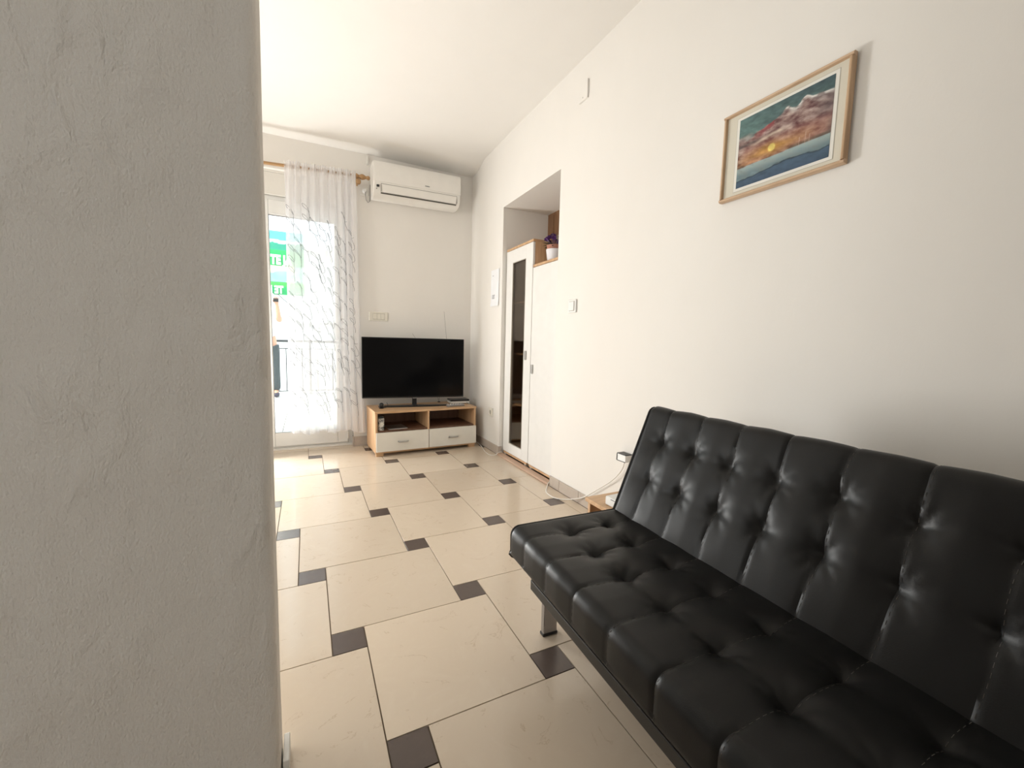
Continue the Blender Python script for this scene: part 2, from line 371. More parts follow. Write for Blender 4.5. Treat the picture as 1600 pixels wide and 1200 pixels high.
# ---- near partition (rounded corner), its end is the big grey surface on the left
px1, py0, py1 = -0.1222, -0.372, -0.262
pb = MB(); rc = 0.022; poly = [(XL, py0)]
for k in range(7):
    a = -PI/2 + PI/2*k/6; poly.append((px1-rc+rc*math.cos(a), py0+rc+rc*math.sin(a)))
for k in range(7):
    a = PI/2*k/6; poly.append((px1-rc+rc*math.cos(a), py1-rc+rc*math.sin(a)))
poly.append((XL, py1))
zs = [-0.15+0.05*i for i in range(58)]
for z in zs:
    for (x, y) in poly:
        w = 0.0022*noise.noise(Vector((x*3, y*3, z*2.3))) + 0.0008*noise.noise(Vector((x*9, y*9, z*9)))
        pb.v.append((x+w if x > XL+0.01 else x, y+w*0.5, z))
n = len(poly)
for k in range(len(zs)-1):
    for j in range(n): pb.f.append((k*n+j, k*n+(j+1) % n, (k+1)*n+(j+1) % n, (k+1)*n+j))
struct(pb.build('wall_partition', M['partition']), 'rough grey-white plaster wall end close to the camera')
tr = struct(B(px1+0.003, px1+0.0155, -0.350, -0.275, -0.003, 0.046).build('trim_1', M['pvc2'], bevel=0.002), 'white skirting end at the foot of the near wall')
# ---- baseboards made of tile pieces
def baseboard(name, label, pieces):
    root = bpy.data.objects.new(name, None); col.objects.link(root); struct(root, label)
    for p in pieces: B(*p).build('baseboard_tile', M['base_tile'], root, 0.0015)
    return root
t = 0.0105; bh = 0.072; e = 0.0015
baseboard('baseboard_right', 'grey-beige tile skirting along the right wall', [
    (XR-t, XR-0.0002, YB+0.01, -2.45, 0.0008, bh)] + [(XR-t, XR-0.0002, -2.45+0.455*k+e, -2.45+0.455*(k+1)-e, 0.0008, bh) for k in range(7)] +
    [(XR-t, XR-0.0002, 0.735+e, 0.955-e, 0.0008, bh), (XR-t, XR-0.0002, 0.955+e, NY0-e, 0.0008, bh),
     (XR-t, XR-0.0002, NY1+e, 2.35-e, 0.0008, bh), (XR-t, XR-0.0002, 2.35+e, YF-t-e, 0.0008, bh), (XR-t, XR+0.025, NY1-t, NY1-0.0002, 0.0008, bh)])
baseboard('baseboard_far', 'grey-beige tile skirting under the window wall', [
    (DX1+e, 0.78-e, YF-t, YF-0.0002, 0.0008, 0.088), (0.78+e, 1.235-e, YF-t, YF-0.0002, 0.0008, 0.088), (1.235+e, XR-t-e, YF-t, YF-0.0002, 0.0008, 0.088),
    (DX1-t, DX1-0.0002, YF-t, YF+0.065, 0.0008, 0.088)])
# ---- balcony door
d1 = bpy.data.objects.new('door_1', None); col.objects.link(d1); struct(d1, 'white framed glazed balcony door behind a sheer curtain')
fy0, fy1 = YF+0.075, YF+0.145
MB().box(DX1-0.045, DX1, fy0, fy1, 0.0, DZ).box(DX0, DX0+0.045, fy0, fy1, 0.0, DZ).box(DX0+0.045, DX1-0.045, fy0, fy1, 2.115, 2.15).box(DX0+0.045, DX1-0.045, fy0, fy1, 0.0, 0.03).build('door_frame', M['pvc'], d1, 0.004)
MB().box(DX0+0.045, DX1-0.045, fy0-0.025, fy0+0.05, 2.15, 2.328).build('shutter_box', M['pvc2'], d1, 0.004)
MB().box(DX0+0.045, DX1-0.045, fy0-0.028, fy0+0.05, 2.3285, DZ).build('shutter_box_lid', M['pvc2'], d1, 0.002)
def sash(xa, xb):
    s = MB(); ya, yb = fy0-0.02, fy0+0.035
    s.box(xa, xa+0.085, ya, yb, 0.032, 2.112).box(xb-0.085, xb, ya, yb, 0.032, 2.112)
    s.box(xa+0.085, xb-0.085, ya, yb, 0.032, 0.155).box(xa+0.085, xb-0.085, ya, yb, 1.995, 2.112)
    o = s.build('door_sash', M['pvc'], d1, 0.005)
    B(xa+0.083, xb-0.083, fy0+0.002, fy0+0.010, 0.150, 2.0).build('pane', M['glass'], o, smooth=False)
    MB().box(xa+0.083, xb-0.083, fy0-0.008, fy0+0.0, 0.153, 0.158).box(xa+0.083, xb-0.083, fy0-0.008, fy0+0.0, 1.988, 1.993).box(xa+0.083, xa+0.088, fy0-0.008, fy0, 0.158, 1.988).box(xb-0.088, xb-0.083, fy0-0.008, fy0, 0.158, 1.988).build('gasket', M['grey_cable'], o, smooth=False)
    return o
sash(-0.398, DX1-0.047); sash(DX0+0.047, -0.402)
for z in (0.10, 1.05, 1.98):
    MB().tube([(DX1-0.046, fy0-0.028, z-0.035), (DX1-0.046, fy0-0.028, z+0.035)], 0.008, 10).build('hinge', M['pvc2'], d1)
B(DX0, DX1, YF+0.058, YF+0.32, -0.003, 0.016).build('door_sill', M['pvc2'], d1, 0.004)

# ================================================================== OUTSIDE
terr = bpy.data.objects.new('terrace', None); col.objects.link(terr); struct(terr, 'sunlit pale terrace beyond the balcony door')
xs = [-6.0, -3.0, -1.5, -0.30, 0.9, 2.1, 5.0]; ys = [3.03, 4.2, 5.4, 6.55, 7.4]
B(-6, 5, 3.03, 7.4, -0.25, -0.03).build('terrace_slab', M['grout'], terr, smooth=False)
for i in range(len(xs)-1):
    for j in range(len(ys)-1):
        B(xs[i]+0.004, xs[i+1]-0.004, ys[j]+0.004, ys[j+1]-0.004, -0.03, -0.004).build('paving_slab', M['concrete'], terr, 0.003)
struct(B(-30, 30, 7.45, 40, -3.3, -3.2).build('ground', M['concrete'], smooth=False), 'bright street level ground')
# railing
rl = thing('railing', 'dark iron railing at the far edge of the terrace', 'railing', (0, 6.92, -0.004))
MB().tube([(-4, 0, 0.935), (3, 0, 0.935)], 0.022, 10).build('handrail', M['iron'], rl)
MB().box(-4, 3, -0.008, 0.008, 0.797, 0.812).build('upper_rail', M['iron'], rl, 0.002)
MB().box(-4, 3, -0.008, 0.008, 0.05, 0.066).build('lower_rail', M['iron'], rl, 0.002)
for k in range(29):
    x = -2.36 + 0.124*k
    B(x-0.0075, x+0.0075, -0.0075, 0.0075, 0.060, 0.80).build('baluster', M['iron'], rl, smooth=False)
for x in (-4.0, -2.42, -0.0, 1.5, 3.0):
    B(x-0.018, x+0.018, -0.018, 0.018, 0.0, 0.93).build('railing_post', M['iron'], rl, 0.002)
# banner
NBX, NBZ = 90, 80; bx0, bx1, bz0, bz1, bY = -2.3, -0.06, 1.86, 3.12, 8.5
bn = thing('banner', 'green and pale blue advertising banner with white lettering beyond the railing', 'banner', (0, bY, 0))
vb = MB(); cols = []
for j in range(NBZ+1):
    for i in range(NBX+1):
        x = bx0+(bx1-bx0)*i/NBX; z = bz0+(bz1-bz0)*j/NBZ
        vb.v.append((x, 0.01*math.sin(x*5)+0.006*math.sin(z*7), z))
        nz = noise.noise(Vector((x*4, z*4, 2))); t = (z-bz0)/(bz1-bz0)
        if t > 0.86+0.03*nz: c = (0.10, 0.52, 0.52)
        elif t > 0.82+0.05*nz: c = (0.75, 0.85, 0.88)
        elif t > 0.70: c = (0.02, 0.26+0.05*nz, 0.16)
        elif t > 0.45: c = (0.015, 0.36+0.06*nz, 0.09)
        elif t > 0.20:
            u = (x+0.43)/0.25; w = (t-0.31)/0.11
            if (x+0.45)**2/0.042+((t-0.30)/0.085)**2 < 1: c = (0.25+0.1*nz, 0.42, 0.36)
            elif t > 0.36-0.5*(x+0.7) and x < -0.25: c = (0.85, 0.82, 0.50)
            else: c = (0.25, 0.62, 0.45)
        elif t > 0.125: c = (0.06, 0.50, 0.08)
        else: c = (0.015, 0.33, 0.10)
        cols.append((*c, 1))
k0 = len(vb.v); vb.v += [(x, y+0.01, z) for x, y, z in vb.v[:k0]]; cols += cols[:k0]
for j in range(NBZ):
    for i in range(NBX):
        a = j*(NBX+1)+i; vb.f += [(a, a+1, a+NBX+2, a+NBX+1), (k0+a, k0+a+NBX+1, k0+a+NBX+2, k0+a+1)]
pn = vb.build('banner_cloth', M['banner'], bn)
ca = pn.data.color_attributes.new('Col', 'FLOAT_COLOR', 'POINT')
for i, c in enumerate(cols): ca.data[i].color = c
RX = Matrix.Rotation(PI/2, 4, 'X')
text_mesh('TE JA', 0.245, 0.004, 'lettering', M['white_text'], bn, Matrix.Translation((-0.665, -0.03, 2.47)) @ Matrix.Scale(0.66, 4, (1, 0, 0)) @ RX, 0.014)
text_mesh('TE JA', 0.20, 0.004, 'lettering', M['white_text'], bn, Matrix.Translation((-0.455, -0.03, 1.89)) @ Matrix.Scale(0.70, 4, (1, 0, 0)) @ Matrix.Scale(-1, 4, (1, 0, 0)) @ RX, 0.010)
for x in (bx0-0.03, bx1+0.03):
    MB().tube([(x, 0.02, -3.2), (x, 0.02, 3.25)], 0.025, 10).build('banner_pole', M['pvc2'], bn)
MB().tube([(-0.56, -0.02, 1.87), (-0.28, -0.05, 1.60), (0.05, -0.1, 1.25)], 0.008, 6).build('guy_rope', M['iron'], bn)
# white facade across the street
fb = thing('building', 'sunlit white building facade across the street', 'building', (0, 15, -3.2))
B(-9, 9, 0.0, 5, 0, 7.2).build('wall', M['facade'], fb, smooth=False)
B(-9.2, 9.2, -0.25, 0.0, 4.75, 4.87).build('ledge', M['facade'], fb, 0.01)
B(-9.2, 9.2, -0.12, 0.0, 4.48, 4.54).build('ledge', M['facade'], fb, 0.01)
B(-9.3, 9.3, -0.4, 5.2, 7.2, 7.4).build('cornice', M['facade'], fb, 0.01)
for k in range(6):
    x = -7.5+2.8*k
    w_ = B(x, x+1.1, -0.03, 0.03, 1.2, 2.9).build('window', M['pvc2'], fb, 0.01)
    B(x+0.08, x+1.02, -0.04, -0.02, 1.28, 2.82).build('pane', M['steel'], w_, smooth=False)

# ---- person at the railing, mostly hidden by the near wall
def skin_chain(name, joints, edges, mat, parent, sub=2):
    me = bpy.data.meshes.new(name); me.from_pydata([j[:3] for j in joints], edges, []); me.update()
    o = bpy.data.objects.new(name, me); col.objects.link(o); o.parent = parent
    sk = o.modifiers.new('skin', 'SKIN'); sk.use_smooth_shade = True
    for i, j in enumerate(joints):
        me.skin_vertices[0].data[i].radius = (j[3], j[4] if len(j) > 4 else j[3])
    me.skin_vertices[0].data[0].use_root = True
    s = o.modifiers.new('sub', 'SUBSURF'); s.levels = sub; s.render_levels = sub
    me.materials.append(mat); return o
pr = thing('person', 'person in white top and dark jeans at the railing raising a phone', 'person', (-0.645, 6.62, -0.004))
# body, facing the house (-y); the raised right arm of the figure shows at our right
J = [(0, 0, 0.92, .13, .10), (0, 0, 1.12, .12, .09), (0, 0, 1.32, .15, .10), (0, 0, 1.44, .08, .07), (0, -0.01, 1.50, .052, .052), (0, -0.02, 1.56, .07, .08), (0, -0.02, 1.66, .08, .10), (0, -0.01, 1.72, .055, .07),
     (.17, 0, 1.41, .055, .055), (.205, -.10, 1.27, .046, .046), (.20, -.22, 1.30, .040, .040), (.185, -.26, 1.50, .028, .028),
     (-.17, 0, 1.41, .055, .055), (-.215, -.02, 1.15, .044, .044), (-.21, -.10, 0.92, .030, .030),
     (.09, 0, .84, .085, .085), (.11, -.01, .49, .056, .056), (.12, .02, .10, .038, .038), (.125, -.10, .045, .038, .030),
     (-.09, 0, .84, .085, .085), (-.11, -.01, .49, .056, .056), (-.12, .02, .10, .038, .038), (-.125, -.10, .045, .038, .030)]
E_ = [(0, 1), (1, 2), (2, 3), (3, 4), (4, 5), (5, 6), (6, 7), (2, 8), (8, 9), (9, 10), (10, 11), (2, 12), (12, 13), (13, 14), (0, 15), (15, 16), (16, 17), (17, 18), (0, 19), (19, 20), (20, 21), (21, 22)]
def hand(base, up, out):
    b0 = len(J); bx, by, bz = base
    J.append((bx+up[0]*.045, by+up[1]*.045, bz+up[2]*.045, .030, .016)); E_.append((hand.src, b0))
    for q in range(4):
        off = (q-1.5)*.018; L = (.062, .072, .068, .052)[q]
        i = len(J); J.append((bx+up[0]*.08+out[0]*off, by+up[1]*.08+out[1]*off, bz+up[2]*.08+out[2]*off, .009, .009))
        J.append((bx+up[0]*(.08+L*.6)+out[0]*off, by+up[1]*(.08+L*.6)-.012+out[1]*off, bz+up[2]*(.08+L*.6)+out[2]*off, .008, .008))
        J.append((bx+up[0]*(.08+L*.9)+out[0]*off, by+up[1]*(.08+L*.9)-.03+out[1]*off, bz+up[2]*(.08+L*.9)+out[2]*off, .007, .007))
        E_.extend([(b0, i), (i, i+1), (i+1, i+2)])
    i = len(J); J.append((bx+up[0]*.05-out[0]*.04, by+up[1]*.05-.02, bz+up[2]*.05-out[2]*.04, .010, .010)); J.append((bx+up[0]*.08-out[0]*.05, by+up[1]*.08-.035, bz+up[2]*.08-out[2]*.05, .008, .008))
    E_.extend([(b0, i), (i, i+1)])
hand.src = 11; hand((.185, -.26, 1.50), (-.1, -.1, 1), (1, 0, 0))
hand.src = 14; hand((-.21, -.10, 0.92), (0, -.3, -1), (-1, 0, 0))
skin_chain('body', J, E_, M['skin'], pr)
top = skin_chain('shirt', [(0, 0, .90, .16, .13), (0, 0, 1.12, .145, .12), (0, 0, 1.32, .17, .125), (0, 0, 1.43, .09, .09), (.175, 0, 1.41, .075, .075), (.205, -.08, 1.29, .066, .066), (-.175, 0, 1.41, .075, .075), (-.212, -.015, 1.22, .066, .066)],
           [(0, 1), (1, 2), (2, 3), (2, 4), (4, 5), (2, 6), (6, 7)], M['shirt'], pr)
skin_chain('jeans', [(0, 0, .92, .145, .125), (.10, 0, .82, .105, .105), (.115, -.01, .48, .078, .078), (.125, .02, .09, .066, .066), (-.10, 0, .82, .105, .105), (-.115, -.01, .48, .078, .078), (-.125, .02, .09, .066, .066)],
           [(0, 1), (1, 2), (2, 3), (0, 4), (4, 5), (5, 6)], M['jeans'], pr)
for s in (1, -1):
    skin_chain('shoe', [(s*.125, .04, .05, .048, .046), (s*.127, -.06, .046, .05, .042), (s*.13, -.15, .038, .046, .034)], [(0, 1), (1, 2)], M['shoe'], pr)
skin_chain('hair', [(0, .02, 1.62, .085, .085), (0, .015, 1.70, .088, .095), (0, -.01, 1.745, .065, .075)], [(0, 1), (1, 2)], M['hair'], pr)
for s in (1, -1):
    MB().lathe([(0.002, -0.004), (0.011, -0.002), (0.011, 0.002), (0.002, 0.004)], (s*0.032, -0.118, 1.64), 'y', 10).build('eye', M['hair'], pr)
skin_chain('nose', [(0, -.105, 1.63, .012, .012), (0, -.128, 1.60, .014, .014)], [(0, 1)], M['skin'], pr, 1)
MB().box(-0.022, 0.022, -0.112, -0.104, 1.560, 1.568).build('mouth', M['terracotta'], pr, 0.002)
ph = tag(B(-0.51, -0.435, 6.286, 6.296, 1.545, 1.60).build('phone', M['black'], None, 0.003), 'black phone held up by the person on the terrace', 'phone')

# ================================================================== CURTAIN
CY = 2.60
rod = thing('curtain_rod', 'pine curtain rod with turned finial above the balcony door', 'curtain rod', (0, CY, 0))
def rz_(x): return 2.352 + (x+0.03)*0.048
MB().tube([(x, 0, rz_(x)) for x in (-1.35, 0.34)], 0.0125, 14).build('pole', M['pine'], rod)
def fin(x0, s):
    prof = [(0.010, 0), (0.017, 0.006), (0.020, 0.014), (0.014, 0.028), (0.011, 0.036), (0.019, 0.052), (0.021, 0.062), (0.018, 0.076), (0.012, 0.088), (0.010, 0.094), (0.015, 0.104), (0.016, 0.112), (0.011, 0.122), (0.003, 0.126)]
    return MB().lathe([(r*1.12, h*s) for r, h in prof], (x0, 0, rz_(x0)), 'x', 18)
fin(0.345, 1).build('finial', M['pine'], rod); fin(-1.35, -1).build('finial', M['pine'], rod)
for x in (0.372, -1.30):
    z = rz_(x)
    MB().lathe([(0.004, -0.024), (0.017, -0.021), (0.023, -0.010), (0.024, 0.0), (0.022, 0.014), (0.014, 0.022), (0.004, 0.024)], (x, 0.0, z-0.043), 'z', 18).tube([(x, 0.0, z-0.043), (x, YF-CY-0.001, z-0.043)], 0.009, 10).build('rod_bracket', M['pine'], rod)
# sheer curtain surface
def cs(u, v):
    # u 0..1 across, v 0 (top) .. 1 (hem)
    zt = 2.392 + (u-0.3)*0.020; zb = 0.168 + 0.012*math.sin(u*19)+0.008*math.sin(u*47+1) - (0.020 if u > 0.93 else 0)
    z = zt + (zb-zt)*v
    x0 = -0.182 - 0.030*v*(1-v)*4*0.5; x1 = 0.352 + 0.046*v**1.4
    x = x0 + (x1-x0)*u + 0.010*math.sin(v*5+u*9)*v
    fall = min(1.0, v*9)
    ph_ = u*2*PI*9 + 1.3*math.sin(u*7) + 0.5*math.sin(v*2.2+u*4)
    amp = 0.010+0.008*fall
    y = amp*math.sin(ph_) + 0.005*math.sin(ph_*2.3+v*3)
    x += 0.008*math.cos(ph_)*fall
    gather = math.exp(-((v-0.020)/0.012)**2)      # pinched on the rod
    y = y*(1-0.4*gather) + 0.004*math.sin(u*230)*math.exp(-(v/0.035)**2)
    if v < 0.045: y -= 0.016*math.exp(-((v-0.020)/0.02)**2)
    z += 0.004*math.sin(u*190+2)*math.exp(-(v/0.012)**2)
    return Vector((x, y - 0.004, z))
ct = MB(); NU, NV = 420, 200
for j in range(NV+1):
    v = (j/NV)**1.15
    for i in range(NU+1): ct.v.append(tuple(cs(i/NU, v)))
for j in range(NV):
    for i in range(NU):
        a = j*(NU+1)+i; ct.f.append((a, a+1, a+NU+2, a+NU+1))
cur = thing('curtain', 'sheer white curtain with grey looped embroidery on the pine rod', 'curtain', (0, CY, 0))
ct.build('curtain_fabric', M['voile'], cur)
hm = MB(); hm.tube([tuple(cs(i/200, 0.995)+Vector((0, -0.001, 0))) for i in range(201)], 0.0028, 5).build('hem', M['voile'], cur)
# embroidered loops: chains of slanted open loops running down the cloth
rnd = random.Random(3)
def chain(x0, z0, run, mj, mi, gap):
    """one thread: a run of long slanted open loops, like handwritten l l l; metres down and across the cloth"""
    pts = []
    for q in range(run):
        for k in range(18):
            a = 2*PI*k/18 + PI/2
            p_, q_ = mj*math.sin(a), mi*math.cos(a)
            pts.append(((x0 + 0.40*p_ + q_*0.95)/0.56, (z0 + gap*(q+k/18) + 0.92*p_ - q_*0.3)/2.2))
    return pts
for c in range(9):
    z = rnd.uniform(0.30, 0.50)
    while z < 2.05:
        x0 = 0.045 + c*0.058 + rnd.uniform(-0.010, 0.010)
        run = rnd.choice((1, 2, 2, 3)); mj = rnd.uniform(0.045, 0.065); gap = rnd.uniform(0.080, 0.105)
        if z + run*gap + mj > 2.16: break
        pts = chain(x0, z, run, mj, rnd.uniform(0.010, 0.016), gap)
        MB().tube([tuple(cs(min(0.995, max(0.005, u)), w_)+Vector((0, -0.0022, 0))) for u, w_ in pts], 0.0016, 3, cap=False).build('embroidered_loop', M['embroid'], cur)
        z += run*gap + rnd.uniform(0.06, 0.16)

# ================================================================== AIR CONDITIONER
ac = thing('air_conditioner', 'white wall-mounted split air conditioner above the television', 'air conditioner', (0.873, YF-0.001, 2.214))
ac.rotation_euler = (0, math.radians(-0.7), 0)
poly = [(0, 0.01), (-0.09, 0.0), (-0.150, 0.012), (-0.185, 0.052), (-0.200, 0.105), (-0.203, 0.20), (-0.200, 0.262), (-0.185, 0.285), (-0.15, 0.292), (0, 0.292)]
b_ = MB().prism([(y, z) for y, z in poly], -0.388, 0.388, 'x'); b_.build('body', M['ac'], ac, 0.012, seg=3)
MB().prism([(-0.192, 0.115), (-0.2035, 0.115), (-0.2075, 0.20), (-0.2045, 0.266), (-0.190, 0.286), (-0.185, 0.28)], -0.387, 0.387, 'x').build('front_panel', M['ac'], ac, 0.004)
# flap inside a recessed outlet
MB().prism([(-0.170, 0.029), (-0.1765, 0.0365), (-0.1800, 0.034), (-0.172, 0.0265)], -0.325, 0.352, 'x').build('outlet_slot', M['ac_dark'], ac)
MB().prism([(-0.180, 0.040), (-0.198, 0.098), (-0.204, 0.097), (-0.186, 0.036)], -0.322, 0.350, 'x').build('flap', M['ac'], ac, 0.002)
MB().prism([(-0.190, 0.1005), (-0.2005, 0.1005), (-0.2005, 0.1035), (-0.19, 0.1035)], -0.325, 0.352, 'x').build('panel_gap', M['grey_cable'], ac)
B(-0.326, -0.3235, -0.2015, -0.18, 0.040, 0.102).build('gap_line', M['grey_cable'], ac); B(0.3505, 0.3525, -0.2015, -0.18, 0.040, 0.102).build('gap_line', M['grey_cable'], ac)
B(-0.362, -0.340, -0.2045, -0.188, 0.072, 0.088).build('display', M['black'], ac, 0.001)
B(-0.366, -0.358, -0.2025, -0.180, 0.054, 0.060).build('indicator', M['grey_cable'], ac)
lg = MB()
for k in range(6): lg.box(0.055+k*0.0068, 0.0600+k*0.0068, -0.2088, -0.2060, 0.139, 0.1465 if k in (0, 3) else 0.1445)
lg.build('brand_mark', M['ink'], ac)
# outlet with plug and cable beside it
ol = thing('wall_outlet', 'white wall outlet with plugged-in cable beside the air conditioner', 'outlet', (0.437, YF, 2.285))
B(-0.037, 0.037, -0.010, -0.0005, -0.037, 0.037).build('plate', M['pvc2'], ol, 0.004)
MB().lathe([(0.026, -0.010), (0.026, -0.013), (0.022, -0.013), (0.021, -0.011)], (0, 0, 0), 'y', 20).build('socket_ring', M['pvc2'], ol)
pl = MB().lathe([(0.019, -0.011), (0.019, -0.030), (0.014, -0.042), (0.004, -0.044)], (-0.004, 0, 0), 'y', 18).build('plug', M['pvc'], ol)
MB().tube([(0.0, -0.036, -0.010), (0.004, -0.036, -0.05), (0.008, -0.034, -0.080), (0.024, -0.03, -0.098), (0.040, -0.026, -0.080), (0.045, -0.02, -0.03), (0.045, -0.02, 0.06)], 0.0035, 8).build('cable', M['grey_cable'], pl)
tag(B(0.452, 0.470, YF-0.018, YF-0.0005, 2.515, 2.590).build('cable_duct', M['pvc2'], None, 0.002), 'short white cable duct above the air conditioner\'s left end', 'cable duct')

# ================================================================== SWITCHES, SOCKETS ON THE FAR WALL
sp = thing('wall_switch', 'ivory double wall switch plate above the television', 'switch', (0.547, YF, 1.197))
B(-0.083, 0.083, -0.011, -0.0005, -0.041, 0.041).build('plate', M['ivory'], sp, 0.005, seg=3)
B(-0.050, 0.055, -0.0125, -0.010, -0.028, 0.028).build('bezel', M['ivory_d'], sp, 0.001)
for xa, xb in ((-0.047, -0.016), (-0.013, 0.018), (0.021, 0.052)):
    o = B(xa, xb, -0.0165, -0.011, -0.025, 0.025).build('rocker', M['ivory'], sp, 0.002)
# right wall switch
s2 = thing('wall_switch', 'white rocker switch on the right wall beside the niche', 'switch', (XR, 0.880, 1.220))
B(-0.011, -0.0005, -0.041, 0.041, -0.041, 0.041).build('plate', M['pvc'], s2, 0.004)
B(-0.0165, -0.010, -0.026, 0.026, -0.028, 0.028).build('rocker', M['pvc'], s2, 0.003)
B(-0.0122, -0.0105, -0.0285, 0.0285, -0.0305, 0.0305).build('rocker_gap', M['ivory_d'], s2)
# socket low on the right wall, between stand and niche
s3 = thing('wall_outlet', 'ivory round-faced socket low on the wall right of the television stand', 'outlet', (XR, 2.125, 0.350))
B(-0.010, -0.0005, -0.040, 0.040, -0.040, 0.040).build('plate', M['ivory'], s3, 0.006, seg=3)
MB().lathe([(0.028, -0.009), (0.028, -0.014), (0.023, -0.014), (0.021, -0.0105)], (0, 0, 0), 'x', 22).build('socket_ring', M['ivory'], s3)
MB().lathe([(0.020, -0.0112), (0.0202, -0.0098)], (0, 0, 0), 'x', 22).build('socket_well', M['ivory_d'], s3)
# junction box cover high on the right wall
jc = thing('junction_cover', 'white junction box cover high on the right wall near the ceiling', 'junction cover', (XR, 0.845, 2.465))
B(-0.012, -0.0005, -0.042, 0.042, -0.052, 0.052).build('cover', M['wall_r'], jc, 0.002)
MB().lathe([(0.004, -0.0125), (0.004, -0.0115)], (0, 0, -0.035), 'x', 10).build('screw', M['steel'], jc)
# adapter on the right wall, half hidden by the sofa
ad = thing('plug_adapter', 'white and black plug adapter on the wall behind the sofa back', 'adapter', (XR, 0.325, 0.400))
B(-0.045, -0.0005, -0.032, 0.032, -0.020, 0.016).build('body', M['pvc'], ad, 0.003)
B(-0.047, -0.0005, -0.033, 0.033, 0.016, 0.021).build('top_cover', M['black'], ad, 0.002)
MB().tube([(-0.046, 0.0325, -0.019), (-0.046, 0.0325, 0.017)], 0.0022, 6).tube([(-0.046, 0.0325, -0.019), (-0.046, -0.031, -0.019)], 0.0022, 6).build('edge_trim', M['black'], ad)
# paper sheet
pp = thing('paper_sheet', 'printed white sheet taped to the wall left of the niche', 'paper', (XR, 2.09, 1.463))
pm = MB(); n1, n2 = 10, 16
for j in range(n2+1):
    for i in range(n1+1):
        y = -0.085+0.17*i/n1; z = -0.158+0.316*j/n2
        bow = 0.0015+0.006*math.exp(-((z+0.158)/0.03)**2)+0.003*abs(y/0.085)**3
        pm.v.append((-bow, y, z))
for j in range(n2):
    for i in range(n1):
        a = j*(n1+1)+i; pm.f.append((a, a+1, a+n1+2, a+n1+1))
k0 = len(pm.v); pm.v += [(x-0.0004, y, z) for x, y, z in pm.v[:k0]]; pm.f += [tuple(k0+q for q in f[::-1]) for f in list(pm.f)]
pm.build('sheet', M['paper'], pp)
for z, w in ((0.108, 0.020), (-0.062, 0.05), (-0.075, 0.035), (-0.088, 0.045)):
    y = 0.055; tx = MB()
    while y > 0.055-w:
        L = random.uniform(0.006, 0.014); tx.box(-0.0044, -0.0040, y-L, y, z-0.003, z+0.003); y -= L+0.004
    lo = tx.build('printed_line', M['ink'], pp); lo['kind'] = 'stuff'

# ================================================================== NICHE CABINETS
FX = 1.487
def cabinet(name, label, y0, y1, ztop, parts):
    c = thing(name, label, 'cabinet', (FX, y0, 0.0)); W = y1-y0; D = NX-0.012-FX
    t = 0.018
    MB().box(0.019, D, 0.001, t-0.0005, 0.024, ztop-t).box(0.019, D, W-t+0.0005, W-0.001, 0.024, ztop-t).build('side_panel', M['beech_v'], c, 0.001)
    B(0.0, D, 0.0, W, ztop-t, ztop).build('top_panel', M['beech'], c, 0.002)
    B(0.0, D, t, W-t, 0.024, 0.040).build('bottom_panel', M['beech'], c, 0.001)
    B(D-0.006, D, t, W-t, 0.063, ztop-t).build('back_panel', M['carcass'], c, smooth=False)
    B(0.060, 0.076, t, W-t, 0.002, 0.024).build('plinth', M['beech'], c, 0.001)
    for yy in (0.03, W-0.06):
        B(0.002, 0.050, yy, yy+0.03, 0.0006, 0.024).build('foot', M['ivory_d'], c, 0.002)
        B(D-0.06, D-0.03, yy, yy+0.03, 0.0006, 0.024).build('foot', M['ivory_d'], c, 0.002)
    return c, W, D
# tall glazed one
c1, W, D = cabinet('display_cabinet', 'tall narrow cabinet with white framed smoked glass door in the niche', 1.485, 1.944, 1.765, None)
st = MB(); z0, z1 = 0.0415, 1.744; g0, g1 = 0.125, 1.640; ya, yb = 0.112, W-0.118
dr = MB().box(0.0, 0.018, 0.002, ya, z0, z1).box(0.0, 0.018, yb, W-0.002, z0, z1).box(0.0, 0.018, ya, yb, z0, g0).box(0.0, 0.018, ya, yb, g1, z1).build('door', M['lam'], c1, 0.002)
B(0.008, 0.012, ya-0.003, yb+0.003, g0-0.003, g1+0.003).build('pane', M['glass_tint'], dr, smooth=False)
MB().box(-0.001, 0.004, yb-0.006, yb, g0, g1).box(-0.001, 0.004, ya, ya+0.004, g0, g1).box(-0.001, 0.004, ya+0.004, yb-0.006, g0, g0+0.005).box(-0.001, 0.004, ya+0.004, yb-0.006, g1-0.005, g1).build('glazing_bead', M['ivory_d'], dr)
B(-0.014, -0.001, 0.062, 0.078, 0.853, 0.924).build('handle', M['steel'], dr, 0.003)
for z in (0.466, 0.893, 1.318):
    B(0.045, D-0.008, 0.019, W-0.019, z-0.009, z+0.009).build('shelf', M['beech'], c1, 0.001)
tag(B(1.60, 1.84, 1.506, 1.924, 1.408, 1.412).build('glass_shelf', M['glass'], None, smooth=False), 'thin glass shelf inside the glazed cabinet', 'shelf')
orn = thing('ornament', 'tiny white ornament behind the smoked cabinet glass', 'ornament', (1.66, 1.700, 1.4125))
MB().lathe([(0.010, 0), (0.012, 0.006), (0.005, 0.014), (0.011, 0.026), (0.012, 0.034), (0.006, 0.044), (0.001, 0.047)], (0, 0, 0), 'z', 14).build('figurine', M['ceramic'], orn)
B(-0.004, 0.004, -0.022, 0.022, 0.022, 0.030).build('arms', M['ceramic'], orn, 0.003)
